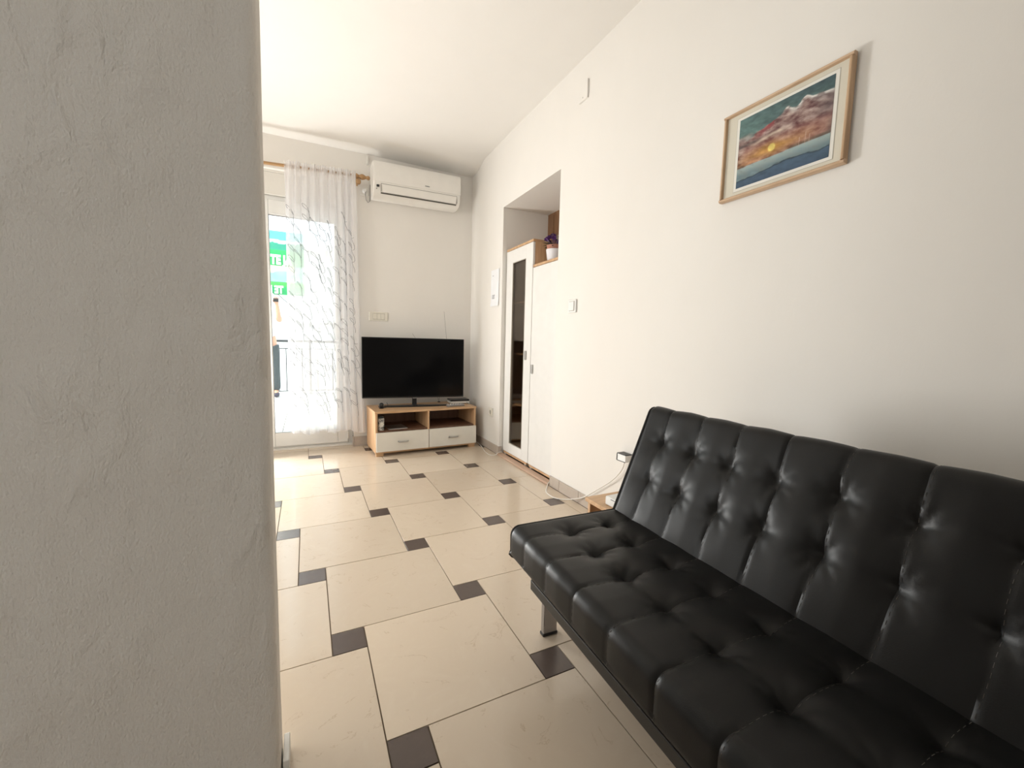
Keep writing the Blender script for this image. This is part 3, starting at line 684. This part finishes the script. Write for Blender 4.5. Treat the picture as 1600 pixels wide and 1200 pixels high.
# white solid one
c2, W, D = cabinet('cupboard', 'white door cupboard beside the glazed one, plant pot on top', 1.082, 1.481, 1.571, None)
dr = B(0.0, 0.018, 0.002, W-0.002, 0.0415, 1.550).build('door', M['lam'], c2, 0.002)
B(-0.014, -0.001, W-0.045, W-0.029, 0.752, 0.822).build('handle', M['steel'], dr, 0.003)
for z in (0.5, 0.95): B(0.03, D-0.008, 0.019, W-0.019, z-0.009, z+0.009).build('shelf', M['beech'], c2)
# threshold board
struct(B(1.428, 1.482, NY0+0.004, NY1-0.0150, 0.0008, 0.017).build('trim_2', M['strip'], bevel=0.003), 'wooden threshold strip at the foot of the niche cabinets')
# plant
pt = thing('potted_plant', 'artificial purple flowers in a white ceramic pot on the cupboard', 'potted plant', (1.60, 1.372, 1.5712))
MB().lathe([(0.040, 0.0), (0.044, 0.004), (0.052, 0.040), (0.058, 0.085), (0.060, 0.102), (0.056, 0.102), (0.054, 0.090)], (0, 0, 0), 'z', 32).build('pot', M['ceramic'], pt)
MB().lathe([(0.050, 0.088), (0.055, 0.128), (0.057, 0.132), (0.052, 0.134), (0.048, 0.120)], (0, 0, 0), 'z', 32).build('inner_pot', M['terracotta'], pt)
MB().lathe([(0.049, 0.112), (0.049, 0.122), (0.01, 0.126)], (0, 0, 0), 'z', 24).build('soil', M['soil'], pt)
rn = random.Random(11)
def leaf_shape(L, w, mtx):
    v = []; f = []
    for k in range(6):
        t_ = k/5; ww = w*math.sin(PI*min(0.999, t_*0.96+0.03)); y = -0.35*L*t_*t_
        v += [mtx @ Vector((L*t_, -ww, y+0.15*ww)), mtx @ Vector((L*t_, 0, y)), mtx @ Vector((L*t_, ww, y+0.15*ww))]
    for k in range(5):
        a = 3*k; f += [(a, a+1, a+4, a+3), (a+1, a+2, a+5, a+4)]
    return v, f
for k in range(22):
    ang = rn.uniform(0, 2*PI); el = rn.uniform(0.0, 0.9); L = rn.uniform(0.05, 0.085)
    mtx = Matrix.Translation((rn.uniform(-.02, .02), rn.uniform(-.02, .02), 0.128)) @ Matrix.Rotation(ang, 4, 'Z') @ Matrix.Rotation(-el, 4, 'Y')
    v, f = leaf_shape(L, 0.011, mtx); mb = MB(); mb.v = [tuple(p) for p in v]; mb.f = f
    mb.build('leaf', M['leaf'], pt)
for k in range(34):
    ang = rn.uniform(0, 2*PI); r = 0.075*math.sqrt(rn.random()); z = 0.150+0.075*(1-(r/0.085)**2)*rn.uniform(0.45, 1.0)
    c = Vector((r*math.cos(ang), r*math.sin(ang), z)); mb = MB(); mt = rn.choice(['petal', 'petal', 'petal3', 'petal', 'petal2'])
    tilt = Matrix.Rotation(rn.uniform(-.9, .9), 4, 'X') @ Matrix.Rotation(rn.uniform(-.9, .9), 4, 'Y')
    for q in range(6):
        mtx = Matrix.Translation(c) @ tilt @ Matrix.Rotation(q*PI/3, 4, 'Z') @ Matrix.Rotation(-0.5, 4, 'Y')
        v, f = leaf_shape(0.020, 0.008, mtx); i0 = len(mb.v); mb.v += [tuple(p) for p in v]; mb.f += [tuple(i0+a for a in g) for g in f]
    mb.tube([c, (c.x*0.3, c.y*0.3, 0.12)], 0.0012, 4)
    mb.build('blossom', M[mt], pt)

# ================================================================== TV STAND
SX0, SYAW = 0.447, math.radians(2.6)
ts = thing('tv_stand', 'low beech television stand with two open bays and two cream drawers', 'tv stand', (SX0, 2.238, 0.0), SYAW)
TW, TD, TH = 0.912, 0.40, 0.385
B(-0.004, TW+0.004, -0.003, TD, TH-0.018, TH).build('top_panel', M['beech'], ts, 0.0015)
for x in (0, TW-0.018): B(x, x+0.018, 0.0, TD, 0.026, TH-0.018).build('side_panel', M['beech_v'], ts, 0.001)
B(0.018, TW-0.018, 0.0, TD-0.01, 0.026, 0.044).build('bottom_panel', M['beech'], ts, 0.001)
B(TW/2-0.008, TW/2+0.008, 0.0, TD-0.01, 0.044, TH-0.018).build('divider', M['beech_v'], ts, 0.001)
B(0.018, TW/2-0.008, 0.006, TD-0.01, 0.205, 0.217).build('shelf', M['bay'], ts, 0.001)
B(TW/2+0.008, TW-0.018, 0.006, TD-0.01, 0.205, 0.217).build('shelf', M['bay'], ts, 0.001)
B(0.018, TW-0.018, TD-0.012, TD-0.004, 0.044, TH-0.018).build('back_panel', M['bay'], ts)
for xa, xb in ((0.004, TW/2-0.003), (TW/2+0.003, TW-0.002)):
    d = B(xa, xb, -0.019, -0.001, 0.043, 0.206).build('drawer', M['drawer'], ts, 0.0015)
    xc = (xa+xb)/2
    hp = [(xc-0.042, -0.020, 0.122), (xc-0.036, -0.034, 0.122), (xc-0.018, -0.040, 0.122), (xc+0.018, -0.040, 0.122), (xc+0.036, -0.034, 0.122), (xc+0.042, -0.020, 0.122)]
    MB().tube(hp, 0.0075, 8).build('handle', M['steel'], d)
for x in (0.006, TW-0.066):
    for y in (0.004, TD-0.05): B(x, x+0.06, y, y+0.04, 0.0006, 0.026).build('foot', M['beech'], ts, 0.002)
def on_stand(x, y, z): # local stand coords -> world
    return Matrix.Translation((SX0, 2.238, 0)) @ Matrix.Rotation(SYAW, 4, 'Z') @ Vector((x, y, z))
# little things in and on the stand
p = on_stand(0.055, 0.05, 0.2175)
cp = thing('patterned_tin', 'small grey and white patterned tin in the left bay of the stand', 'tin', p, 0.2)
MB().lathe([(0.025, 0), (0.027, 0.003), (0.027, 0.10), (0.024, 0.103), (0.024, 0.097)], (0, 0, 0), 'z', 24).build('tin_body', M['pvc2'], cp)
sw = MB(); rr_ = random.Random(5)
for k in range(26):
    a = rr_.uniform(0, 2*PI); z = rr_.uniform(0.01, 0.09); pts = []
    for q in range(7):
        aa = a+0.35*math.cos(q*0.9); zz = z+0.009*math.sin(q*0.9)
        pts.append((0.0275*math.cos(aa), 0.0275*math.sin(aa), zz))
    sw.tube(pts, 0.0022, 4)
sw.build('pattern', M['iron'], cp)
MB().lathe([(0.02, 0.104), (0.025, 0.108), (0.022, 0.116), (0.014, 0.122), (0.003, 0.124)], (0, 0, 0), 'z', 20).build('lid', M['iron'], cp)
p = on_stand(0.19, 0.06, 0.2175)
bk = thing('booklet', 'flat grey booklet lying in the left bay of the stand', 'booklet', p, 0.1)
B(-0.07, 0.09, -0.02, 0.16, 0.0, 0.005).build('pages', M['pvc2'], bk, 0.001); B(-0.071, 0.091, -0.021, 0.161, 0.005, 0.006).build('cover', M['steel'], bk)
# TV
tv = thing('television', 'black flatscreen television on its low stand, switched off', 'television', (0.832, 2.495, TH), math.radians(-8.0))
w2 = 0.456; zb, zt = 0.076, 0.622
B(-w2, w2, -0.020, 0.016, zb, zt).build('casing', M['black'], tv, 0.004)
B(-w2+0.007, w2-0.007, -0.0215, -0.018, zb+0.013, zt-0.007).build('screen', M['screen'], tv, smooth=False)
B(-w2*0.6, w2*0.6, 0.016, 0.045, zb+0.02, zt-0.2).build('rear_housing', M['black'], tv, 0.012)
B(-0.020, 0.020, -0.005, 0.012, 0.008, zb+0.03).build('neck', M['black'], tv, 0.002)
B(-0.017, 0.017, -0.0225, -0.016, zb-0.007, zb+0.001).build('logo_tab', M['steel'], tv, 0.001)
bp = [(-0.32, -0.055), (-0.30, -0.075), (-0.15, -0.090), (0, -0.094), (0.15, -0.090), (0.28, -0.072), (0.31, -0.055), (0.30, -0.035), (0.20, -0.020), (0.0, -0.012), (-0.20, -0.020), (-0.31, -0.035)]
MB().prism(bp, 0.0006, 0.012, 'z').build('stand_base', M['black'], tv, 0.003)
MB().box(-0.020, 0.020, -0.09, 0.012, 0.010, 0.016).build('base_bridge', M['black'], tv, 0.002)
# set-top box, remote, small speaker, aerial
p = on_stand(0.842, 0.250, TH+0.0006)
sb = thing('set_top_box', 'silver and black set-top box at the right end of the stand', 'set-top box', p, math.radians(-2))
B(-0.10, 0.085, -0.06, 0.07, 0.006, 0.026).build('lower_case', M['pvc2'], sb, 0.002)
B(-0.10, 0.085, -0.062, 0.07, 0.026, 0.044).build('upper_case', M['black'], sb, 0.002)
B(0.055, 0.068, -0.0612, -0.058, 0.012, 0.016).build('button', M['ink'], sb)
for x in (-0.09, 0.07): B(x, x+0.012, -0.05, 0.05, 0.0, 0.006).build('foot', M['black'], sb)
p = on_stand(0.735, 0.070, TH+0.0006)
rc_ = thing('remote_control', 'grey remote control with buttons in front of the set-top box', 'remote control', p, math.radians(5))
B(-0.085, 0.085, -0.024, 0.024, 0.0, 0.019).build('case', M['remote'], rc_, 0.006, seg=3)
for i in range(8):
    for j in range(3):
        MB().lathe([(0.0045, 0.018), (0.0042, 0.0215), (0.001, 0.022)], (-0.07+i*0.017, -0.014+j*0.014, 0), 'z', 8).build('button', M['pvc2'] if (i+j) % 3 else M['ink'], rc_)
p = on_stand(0.085, 0.17, TH+0.0006)
ws = thing('gadget', 'small round black gadget at the left end of the stand', 'gadget', p, 0)
MB().lathe([(0.020, 0), (0.022, 0.004), (0.012, 0.008), (0.008, 0.012)], (0, 0, 0), 'z', 18).build('base', M['black'], ws)
MB().lathe([(0.003, -0.018), (0.014, -0.014), (0.020, 0), (0.014, 0.014), (0.003, 0.018)], (0, 0, 0.030), 'y', 18).build('head', M['black'], ws)
MB().tube([(0.02, 0, 0.004), (0.045, -0.01, 0.010), (0.055, 0.0, 0.030), (0.05, 0.03, 0.045)], 0.002, 6).build('lead', M['black'], ws)
p = on_stand(0.68, 0.375, TH+0.0006)
ant = thing('indoor_aerial', 'indoor aerial behind the television with two thin rods', 'aerial', p, 0)
MB().lathe([(0.014, 0), (0.014, 0.006), (0.006, 0.008), (0.003, 0.009)], (0, 0, 0), 'z', 18).build('base', M['black'], ant)
MB().tube([(0, 0, 0.01), (-0.22, 0.0, 0.60), (-0.262, 0.0, 0.665)], 0.0015, 6).build('rod', M['grey_cable'], ant)
MB().tube([(0, 0, 0.01), (0.072, 0.0, 0.62), (0.045, 0.0, 0.888)], 0.0015, 6).build('rod', M['grey_cable'], ant)

# ================================================================== CABLES
def smooth_path(pts, n=8):
    P = [Vector(p) for p in pts]; out = []
    for i in range(len(P)-1):
        p0 = P[max(0, i-1)]; p1 = P[i]; p2 = P[i+1]; p3 = P[min(len(P)-1, i+2)]
        for k in range(n):
            t_ = k/n; out.append(0.5*((2*p1)+(p2-p0)*t_+(2*p0-5*p1+4*p2-p3)*t_*t_+(3*p1-p0-3*p2+p3)*t_**3))
    out.append(P[-1]); return out
R_ = 0.0034
tag(MB().tube(smooth_path([(1.425, 2.60, 0.0045), (1.432, 2.42, 0.0045), (1.412, 2.262, 0.0045), (1.366, 2.055, 0.0045), (1.366, 1.94, 0.0045), (1.408, 1.925, 0.006), (1.440, 1.927, 0.0225), (1.478, 1.932, 0.0225)]), R_, 8).build('power_cable', M['white_cable']),
    'white cable curling from behind the television stand to the niche', 'cable')
tag(MB().tube(smooth_path([(1.478, 1.085, 0.0225), (1.442, 1.083, 0.0225), (1.400, 1.04, 0.010), (1.360, 0.985, 0.0045), (1.341, 0.931, 0.0045), (1.346, 0.857, 0.0045), (1.382, 0.79, 0.012), (1.425, 0.70, 0.045), (1.43, 0.64, 0.08), (1.43, 0.53, 0.16), (1.43, 0.414, 0.249), (1.43, 0.345, 0.325), (1.43, 0.325, 0.379)]), R_, 8).build('power_cable', M['white_cable']),
    'white cable looping from the niche up to the adapter behind the sofa', 'cable')

# ================================================================== PICTURE
pc = thing('framed_picture', 'oak framed sunset seascape hanging on the right wall', 'picture', (XR, -0.3505, 1.7115))
pw, phh = 0.2145, 0.161; fw = 0.013
def rail_prof(y0, y1, horizontal, zc):
    pr_ = [(-0.004, -fw/2), (-0.019, -fw/2), (-0.0245, -fw/4), (-0.0255, 0), (-0.0245, fw/4), (-0.019, fw/2), (-0.004, fw/2)]
    mb = MB(); i = 0
    for s_ in (0, 1):
        for x, q in pr_:
            if horizontal: mb.v.append((x, (y0, y1)[s_] + (1 if s_ else -1)*0*q, zc+q))
            else: mb.v.append((x, zc+q, (y0, y1)[s_]))
    n_ = len(pr_); mb.f.append(tuple(range(n_))); mb.f.append(tuple(range(2*n_-1, n_-1, -1)))
    for k in range(n_): mb.f.append((k, n_+k, n_+(k+1) % n_, (k+1) % n_))
    return mb
rail_prof(-pw, pw, True, phh-fw/2).build('frame_rail', M['frame_wood'], pc)
rail_prof(-pw, pw, True, -phh+fw/2).build('frame_rail', M['frame_wood'], pc)
rail_prof(-phh+fw, phh-fw, False, pw-fw/2).build('frame_stile', M['frame_wood_v'], pc)
rail_prof(-phh+fw, phh-fw, False, -pw+fw/2).build('frame_stile', M['frame_wood_v'], pc)
B(-0.0150, -0.006, -pw+0.006, pw-0.006, -phh+0.006, phh-0.006).build('backing', M['mat_board'], pc, smooth=False)
iy0, iy1, iz0, iz1 = -0.1665, 0.1495, -0.125, 0.122
B(-0.0156, -0.0149, iy0-0.012, iy1+0.012, iz0-0.011, iz1+0.011).build('inner_mount_line', M['ivory_d'], pc, smooth=False)
B(-0.0160, -0.0154, iy0-0.0105, iy1+0.0105, iz0-0.0095, iz1+0.0095).build('inner_mount', M['mat_inner'], pc, smooth=False)
B(-0.0058, -0.0003, -0.02, 0.02, phh-0.035, phh-0.015).build('hanger', M['steel'], pc)
PU, PV = 200, 150
def lerp(a, b, t_): return tuple(a[i]+(b[i]-a[i])*t_ for i in range(3))
def fbm(x, y, o=4, s=0.0):
    r = 0; a = 1
    for k in range(o): r += a*noise.noise(Vector((x, y, s+k*3))); x *= 2; y *= 2; a *= 0.55
    return r
def paint(u, v):
    n1_ = fbm(u*4, v*9, 4, 1); n2_ = fbm(u*9+v*4, v*14, 4, 5)
    hor = 0.285+0.015*u
    if v > hor:
        sky_ = lerp((0.075, 0.125, 0.13), (0.115, 0.20, 0.19), 0.5+0.8*(0.5-u)+0.5*n1_); sky_ = lerp(sky_, (0.05, 0.085, 0.10), max(0, (v-0.85)/0.15)*u)
        c = sky_
        # upper edge of the cloud bank, rising to the right with two peaks
        edge = 0.70+0.13*sstep((u-0.15)/0.35)+0.05*math.exp(-((u-0.55)/0.05)**2)+0.10*math.exp(-((u-0.74)/0.05)**2)+0.03*sstep((u-0.75)/0.2)+0.04*n1_
        d = edge-v
        if d > 0:
            cl = lerp((0.20, 0.105, 0.10), (0.33, 0.235, 0.21), 0.5+1.5*n2_)
            cl = lerp(cl, (0.17, 0.13, 0.13), sstep((u-0.75)/0.25)*0.8)
            if u < 0.42: cl = lerp(cl, (0.30, 0.07, 0.075), sstep(1-abs(u-0.36)/0.24)*sstep(1-abs(d-0.05)/0.09))
            wh = math.exp(-(d/(0.05+0.03*n1_))**2)*sstep((u-0.42)/0.12); cl = lerp(cl, (0.66, 0.64, 0.61), min(1, wh*1.3)*min(1, 0.35+2.2*max(0, n2_+0.2)))
            c = lerp(sky_, cl, sstep(d/0.025))
        # pale streak above the sun
        st_ = math.exp(-((v-(0.565+0.10*(u-0.2)+0.02*n1_))/0.022)**2)*sstep((u-0.12)/0.1)*sstep((0.62-u)/0.15); c = lerp(c, (0.62, 0.50, 0.40), min(1, st_*0.95))
        st2 = math.exp(-((v-(0.70+0.02*n1_))/0.03)**2)*sstep((0.20-u)/0.1); c = lerp(c, (0.42, 0.36, 0.33), st2*0.8)
        dk = math.exp(-((v-(0.60+0.02*n1_))/0.035)**2)*sstep((0.30-u)/0.12); c = lerp(c, (0.10, 0.085, 0.08), dk*0.8)
        # pink-mauve body to the lower right and glow round the sun
        pk = sstep((0.62-v)/0.14)*sstep((v-hor)/0.05); c = lerp(c, lerp((0.33, 0.14, 0.12), (0.36, 0.20, 0.16), 0.5+n2_), pk*0.75*sstep((u-0.0)/0.1))
        r2 = ((u-0.40)/0.42)**2+((v-0.40-0.03*n1_)/0.10)**2; c = lerp(c, (0.50, 0.26, 0.045), math.exp(-r2*1.5)*0.85)
        c = lerp(c, (0.55, 0.27, 0.12), math.exp(-(((v-hor-0.03)/0.02)**2))*sstep((0.35-u)/0.2)*0.7)
        rs = math.hypot((u-0.405)*1.28, v-0.415); c = lerp(c, (0.74, 0.58, 0.16), sstep((0.062-rs)/0.02))
        dk = math.exp(-((v-hor-0.015)/0.018)**2)*(sstep((u-0.5)/0.15)+sstep((0.15-u)/0.1)); c = lerp(c, (0.15, 0.12, 0.08), min(1, dk)*0.75)
        dr_ = sstep((u-0.93)/0.07)*sstep((0.6-v)/0.2); c = lerp(c, (0.10, 0.08, 0.07), dr_*0.5)
    else:
        q = (hor-v)/hor; wv_ = 0.42+0.09*math.sin(u*7+1.0)+0.18*(1-u)+0.10*n1_
        c = lerp((0.34, 0.42, 0.41), (0.15, 0.215, 0.235), min(1, max(0, sstep(q*2.0)+0.6*n2_)))
        if q > wv_: c = lerp((0.075, 0.13, 0.185), (0.055, 0.095, 0.15), q+0.5*n2_)
        c = lerp(c, (0.02, 0.035, 0.05), math.exp(-((q-wv_)/0.035)**2)*0.9)
        for (su, sv) in ((0.72, 0.3), (0.775, 0.33)):
            pass
    for (mu_, mh) in ((0.70, 0.10), (0.76, 0.14), (0.80, 0.09)):   # faint masts
        if abs(u-mu_-0.02*(v-hor)) < 0.004 and hor-0.02 < v < hor+mh: c = lerp(c, (0.55, 0.38, 0.30), 0.6)
    k_ = 0.92+0.35*n2_
    return tuple(max(0.0, min(1.0, x*k_*1.05)) for x in c)
cv = MB(); cc = []
for j in range(PV+1):
    for i in range(PU+1):
        u = i/PU; v = j/PV
        cv.v.append((-0.0166, iy1+(iy0-iy1)*u, iz0+(iz1-iz0)*v)); cc.append((*paint(u, v), 1))
for j in range(PV):
    for i in range(PU):
        a = j*(PU+1)+i; cv.f.append((a, a+1, a+PU+2, a+PU+1))
po = cv.build('painting', M['canvas'], pc)
ca = po.data.color_attributes.new('Col', 'FLOAT_COLOR', 'POINT')
for i, c in enumerate(cc): ca.data[i].color = c

# ================================================================== SIDE TABLE + BOX behind the sofa
nt_ = thing('side_table', 'low beech side table in the corner behind the sofa end', 'side table', (1.055, -0.19, 0.0))
B(0, 0.36, 0, 0.345, 0.282, 0.300).build('tabletop', M['beech'], nt_, 0.002)
B(0.012, 0.348, 0.322, 0.338, 0.0008, 0.282).build('side_panel', M['beech_v'], nt_, 0.001)
B(0.012, 0.348, 0.012, 0.028, 0.0008, 0.282).build('side_panel', M['beech_v'], nt_, 0.001)
B(0.330, 0.346, 0.028, 0.322, 0.03, 0.282).build('back_panel', M['carcass'], nt_, 0.001)
B(0.012, 0.330, 0.028, 0.322, 0.10, 0.116).build('shelf', M['beech'], nt_, 0.001)
rt = thing('router', 'small white box device lying on the side table', 'router', (1.15, -0.10, 0.3005), 0.05)
B(-0.06, 0.12, -0.07, 0.155, 0.0, 0.038).build('case', M['pvc'], rt, 0.006, seg=3)
for k in range(5): B(-0.03+0.0*k, 0.09, 0.02+0.018*k, 0.024+0.018*k, 0.0375, 0.0388).build('vent_slot', M['ink'], rt)
B(-0.0606, -0.059, -0.05, 0.12, 0.030, 0.0335).build('seam_line', M['ink'], rt)

# ================================================================== SOFA (futon)
SAZ = math.radians(87.6)
# local frame: +x along the length towards the camera, +y towards the wall (depth), z up
Ux, Uy = -math.cos(SAZ), -math.sin(SAZ)
sofa = thing('futon_sofa', 'black tufted leatherette futon sofa with slanted grey metal legs', 'sofa', (0.92, -0.185, 0.0), math.atan2(Uy, Ux))
# with x along U, local +y = rotate(U,+90deg) = wall side
LEN = 1.70; COLS = [0.103+0.1345*k for k in range(12)]
def round_rect(a0, a1, b0, b1, r, step):
    """closed loop of (a,b,na,nb) starting at the middle of the b0 (bottom) side, running a1->..., outward normals"""
    pts = []
    def seg(p, q, nrm):
        L = math.hypot(q[0]-p[0], q[1]-p[1]); k = max(1, int(L/step))
        for i in range(k): t_ = i/k; pts.append((p[0]+(q[0]-p[0])*t_, p[1]+(q[1]-p[1])*t_, nrm[0], nrm[1]))
    def arc(cx, cy, s):
        k = max(3, int(r*PI/2/step*1.5))
        for i in range(k):
            w = s+PI/2*i/k; pts.append((cx+r*math.cos(w), cy+r*math.sin(w), math.cos(w), math.sin(w)))
    seg((a0+r, b0), (a1-r, b0), (0, -1)); arc(a1-r, b0+r, -PI/2)
    seg((a1, b0+r), (a1, b1-r), (1, 0)); arc(a1-r, b1-r, 0)
    seg((a1-r, b1), (a0+r, b1), (0, 1)); arc(a0+r, b1-r, PI/2)
    seg((a0, b1-r), (a0, b0+r), (-1, 0)); arc(a0+r, b0+r, PI)
    return pts
def cushion(name, a0, a1, b0, b1, r, tuft_a, wfun, seed, tshift=0.0):
    """a: across (depth or height), b: thickness; tufts on the b1 face. returns mesh object + surface fn"""
    loop = round_rect(a0, a1, b0, b1, r, 0.0085)
    rn_ = random.Random(seed)
    tufts = [(c+rn_.uniform(-.006, .006), a+rn_.uniform(-.005, .005), rn_.uniform(.75, 1.25), rn_.uniform(0, 6)) for c in COLS for a in tuft_a]
    def disp(u, a, b, na, nb):
        w = wfun(a, b, na, nb)
        if w <= 0: return 0.0
        k = min(range(len(COLS)), key=lambda i: abs(COLS[i]-u)); seam_u = COLS[k]+0.003*math.sin(a*23+k)
        ds = abs(u-seam_u)
        d = 0.0042*(min(1, ds/0.067))**0.5 - 0.0042
        d -= 0.0022*math.exp(-(ds/0.0035)**2)
        top_ = max(0.0, nb)
        if top_ > 0.3:
            for (tu, ta, s_, ph_) in tufts:
                du, da = u-tu, a-ta; r_ = math.hypot(du, da)
                if r_ > 0.13: continue
                th_ = math.atan2(da, du)
                d -= top_*s_*(0.011*math.exp(-(r_/0.017)**1.6) + 0.0075*math.exp(-(r_/0.045)**2))
                d += top_*s_*0.0012*math.cos(7*th_+ph_+3*math.sin(th_+ph_))*math.exp(-((r_-0.032)/0.022)**2)
        d += 0.0012*noise.noise(Vector((u*14, a*14, seed)))
        en = min(u, LEN-u)
        d *= sstep(en/0.05)*0.85+0.15
        d += -0.010*(1-sstep(en/0.022))
        return d*w
    def S(u, k, off=0.0):
        a, b, na, nb = loop[k % len(loop)]; d = disp(u, a, b, na, nb)+off
        return (u, a+na*d, b+nb*d)
    us = [0.0, 0.003, 0.008, 0.014]; x = 0.021
    while x < LEN-0.014: us.append(x); x += 0.0070
    us += [LEN-0.014, LEN-0.008, LEN-0.003, LEN]
    mb = MB(); nl = len(loop)
    for u in us:
        for k in range(nl): mb.v.append(S(u, k))
    for i in range(len(us)-1):
        for k in range(nl): mb.f.append((i*nl+k, i*nl+(k+1) % nl, (i+1)*nl+(k+1) % nl, (i+1)*nl+k))
    ca_, cb_ = (a0+a1)/2, (b0+b1)/2
    for e_, i in ((-1, 0), (1, len(us)-1)):
        c = len(mb.v); rings = [i*nl+k for k in range(nl)]
        for f_, o_ in ((0.85, 0.003), (0.4, 0.006)):
            st_ = len(mb.v)
            for k in range(nl):
                p = mb.v[i*nl+k]; mb.v.append((p[0]+e_*o_, ca_+(p[1]-ca_)*f_, cb_+(p[2]-cb_)*f_))
            for k in range(nl): mb.f.append((rings[k], rings[(k+1) % nl], st_+(k+1) % nl, st_+k))
            rings = [st_+k for k in range(nl)]
        mb.v.append((mb.v[i*nl][0]+e_*0.0065, ca_, cb_)); cc_ = len(mb.v)-1
        for k in range(nl): mb.f.append((rings[k], rings[(k+1) % nl], cc_))
    return mb, loop, S, nl
def finish(name, mb, loop, S, nl, mtx, seamsel):
    mb.v = [tuple(mtx @ Vector(p)) for p in mb.v]
    me_o = mb.build(name, M['leather'], sofa)
    for u in (0.0025, LEN-0.0025): MB().tube([mtx @ Vector(S(u, k, 0.0015)) for k in range(0, nl, 2)], 0.0038, 6, closed=True).build('piping', M['piping'], me_o)
    ks = [k for k in range(nl) if seamsel(*loop[k])]
    for c in COLS:
        th_ = MB()
        for i in range(0, len(ks)-1):
            if ks[i+1]-ks[i] != 1 or i % 2: continue
            uu = c+0.003*math.sin(loop[ks[i]][0]*23+COLS.index(c))+0.0042
            th_.tube([mtx @ Vector(S(uu, ks[i], 0.0004)), mtx @ Vector(S(uu, ks[i+1], 0.0004))], 0.00055, 3, cap=False)
        th_.build('seam_stitching', M['thread'], me_o)
    return me_o
# seat: a = local y from -0.405 to +0.085, b = z
wseat = lambda a, b, na, nb: max(0.0, min(1.0, 1.0*(nb > -0.2)*(0.0 if na > 0.3 else 1.0)))
mb, loop, S, nl = cushion('seat', -0.405, 0.090, 0.288, 0.402, 0.034, (-0.092, -0.236), wseat, 1)
finish('seat_cushion', mb, loop, S, nl, Matrix.Identity(4), lambda a, b, na, nb: (nb > 0.2 or na < -0.5) and a < 0.0)
# back: a = height along the recline, b = thickness towards the front
rec = math.atan2(0.15, 0.37)
# local back frame: a-axis = (0, sin rec, cos rec); b-axis (towards the sitter) = (0, -cos rec, sin rec)
mt = Matrix(((1, 0, 0, 0), (0, math.sin(rec), -math.cos(rec), 0), (0, math.cos(rec), math.sin(rec), 0.400), (0, 0, 0, 1)))
mb, loop, S, nl = cushion('back', -0.045, 0.402, -0.105, 0.004, 0.032, (0.139, 0.272), lambda a, b, na, nb: 1.0 if (nb > -0.2 and na > -0.3) else 0.0, 2)
finish('back_cushion', mb, loop, S, nl, mt, lambda a, b, na, nb: nb > 0.2 and a > -0.02)
# frame: rail under the seat front, cross bars, legs
B(0.130, LEN-0.130, -0.390, -0.372, 0.256, 0.286).build('front_rail', M['rail'], sofa, 0.003)
B(0.095, LEN-0.095, 0.03, 0.05, 0.256, 0.286).build('rear_rail', M['rail'], sofa, 0.003)
for x in (0.10, 0.58, 1.08, LEN-0.12): B(x, x+0.025, -0.372, 0.03, 0.262, 0.285).build('cross_bar', M['rail'], sofa, 0.002)
B(0.06, LEN-0.06, -0.365, 0.06, 0.2855, 0.2895).build('seat_board', M['rail'], sofa)
def leg(x, y, dx, dy):
    mb_ = MB(); i = 0; hw, hd = 0.026, 0.010
    for z, ox, oy in ((0.008, dx, dy), (0.262, 0, 0)):
        for sx, sy in ((-1, -1), (1, -1), (1, 1), (-1, 1)): mb_.v.append((x+ox+sx*hd, y+oy+sy*hw, z))
    mb_.f += [(0, 1, 2, 3), (4, 7, 6, 5)] + [(k, (k+1) % 4, 4+(k+1) % 4, 4+k) for k in range(4)]
    l_ = mb_.build('leg', M['chrome'], sofa, 0.003)
    B(x+dx-0.012, x+dx+0.012, y+dy-0.028, y+dy+0.028, 0.0006, 0.010).build('foot_cap', M['black'], l_, 0.002)
leg(0.016, -0.255, 0, 0); leg(LEN-0.05, -0.255, 0, 0); leg(0.10, 0.075, 0, 0.03); leg(LEN-0.12, 0.075, 0, 0.03)
for x in (0.016, LEN-0.05): B(x-0.012 if x < 1 else x-0.10, x+0.10 if x < 1 else x+0.012, -0.275, -0.235, 0.262, 0.2852).build('leg_mount', M['rail'], sofa, 0.002)
for x in (0.25, LEN-0.25):
    B(x-0.015, x+0.015, 0.05, 0.16, 0.262, 0.286).build('hinge_arm', M['rail'], sofa, 0.002)
    MB().tube([(x, 0.15, 0.274), (x, 0.19, 0.42)], 0.010, 8).build('back_support', M['rail'], sofa)
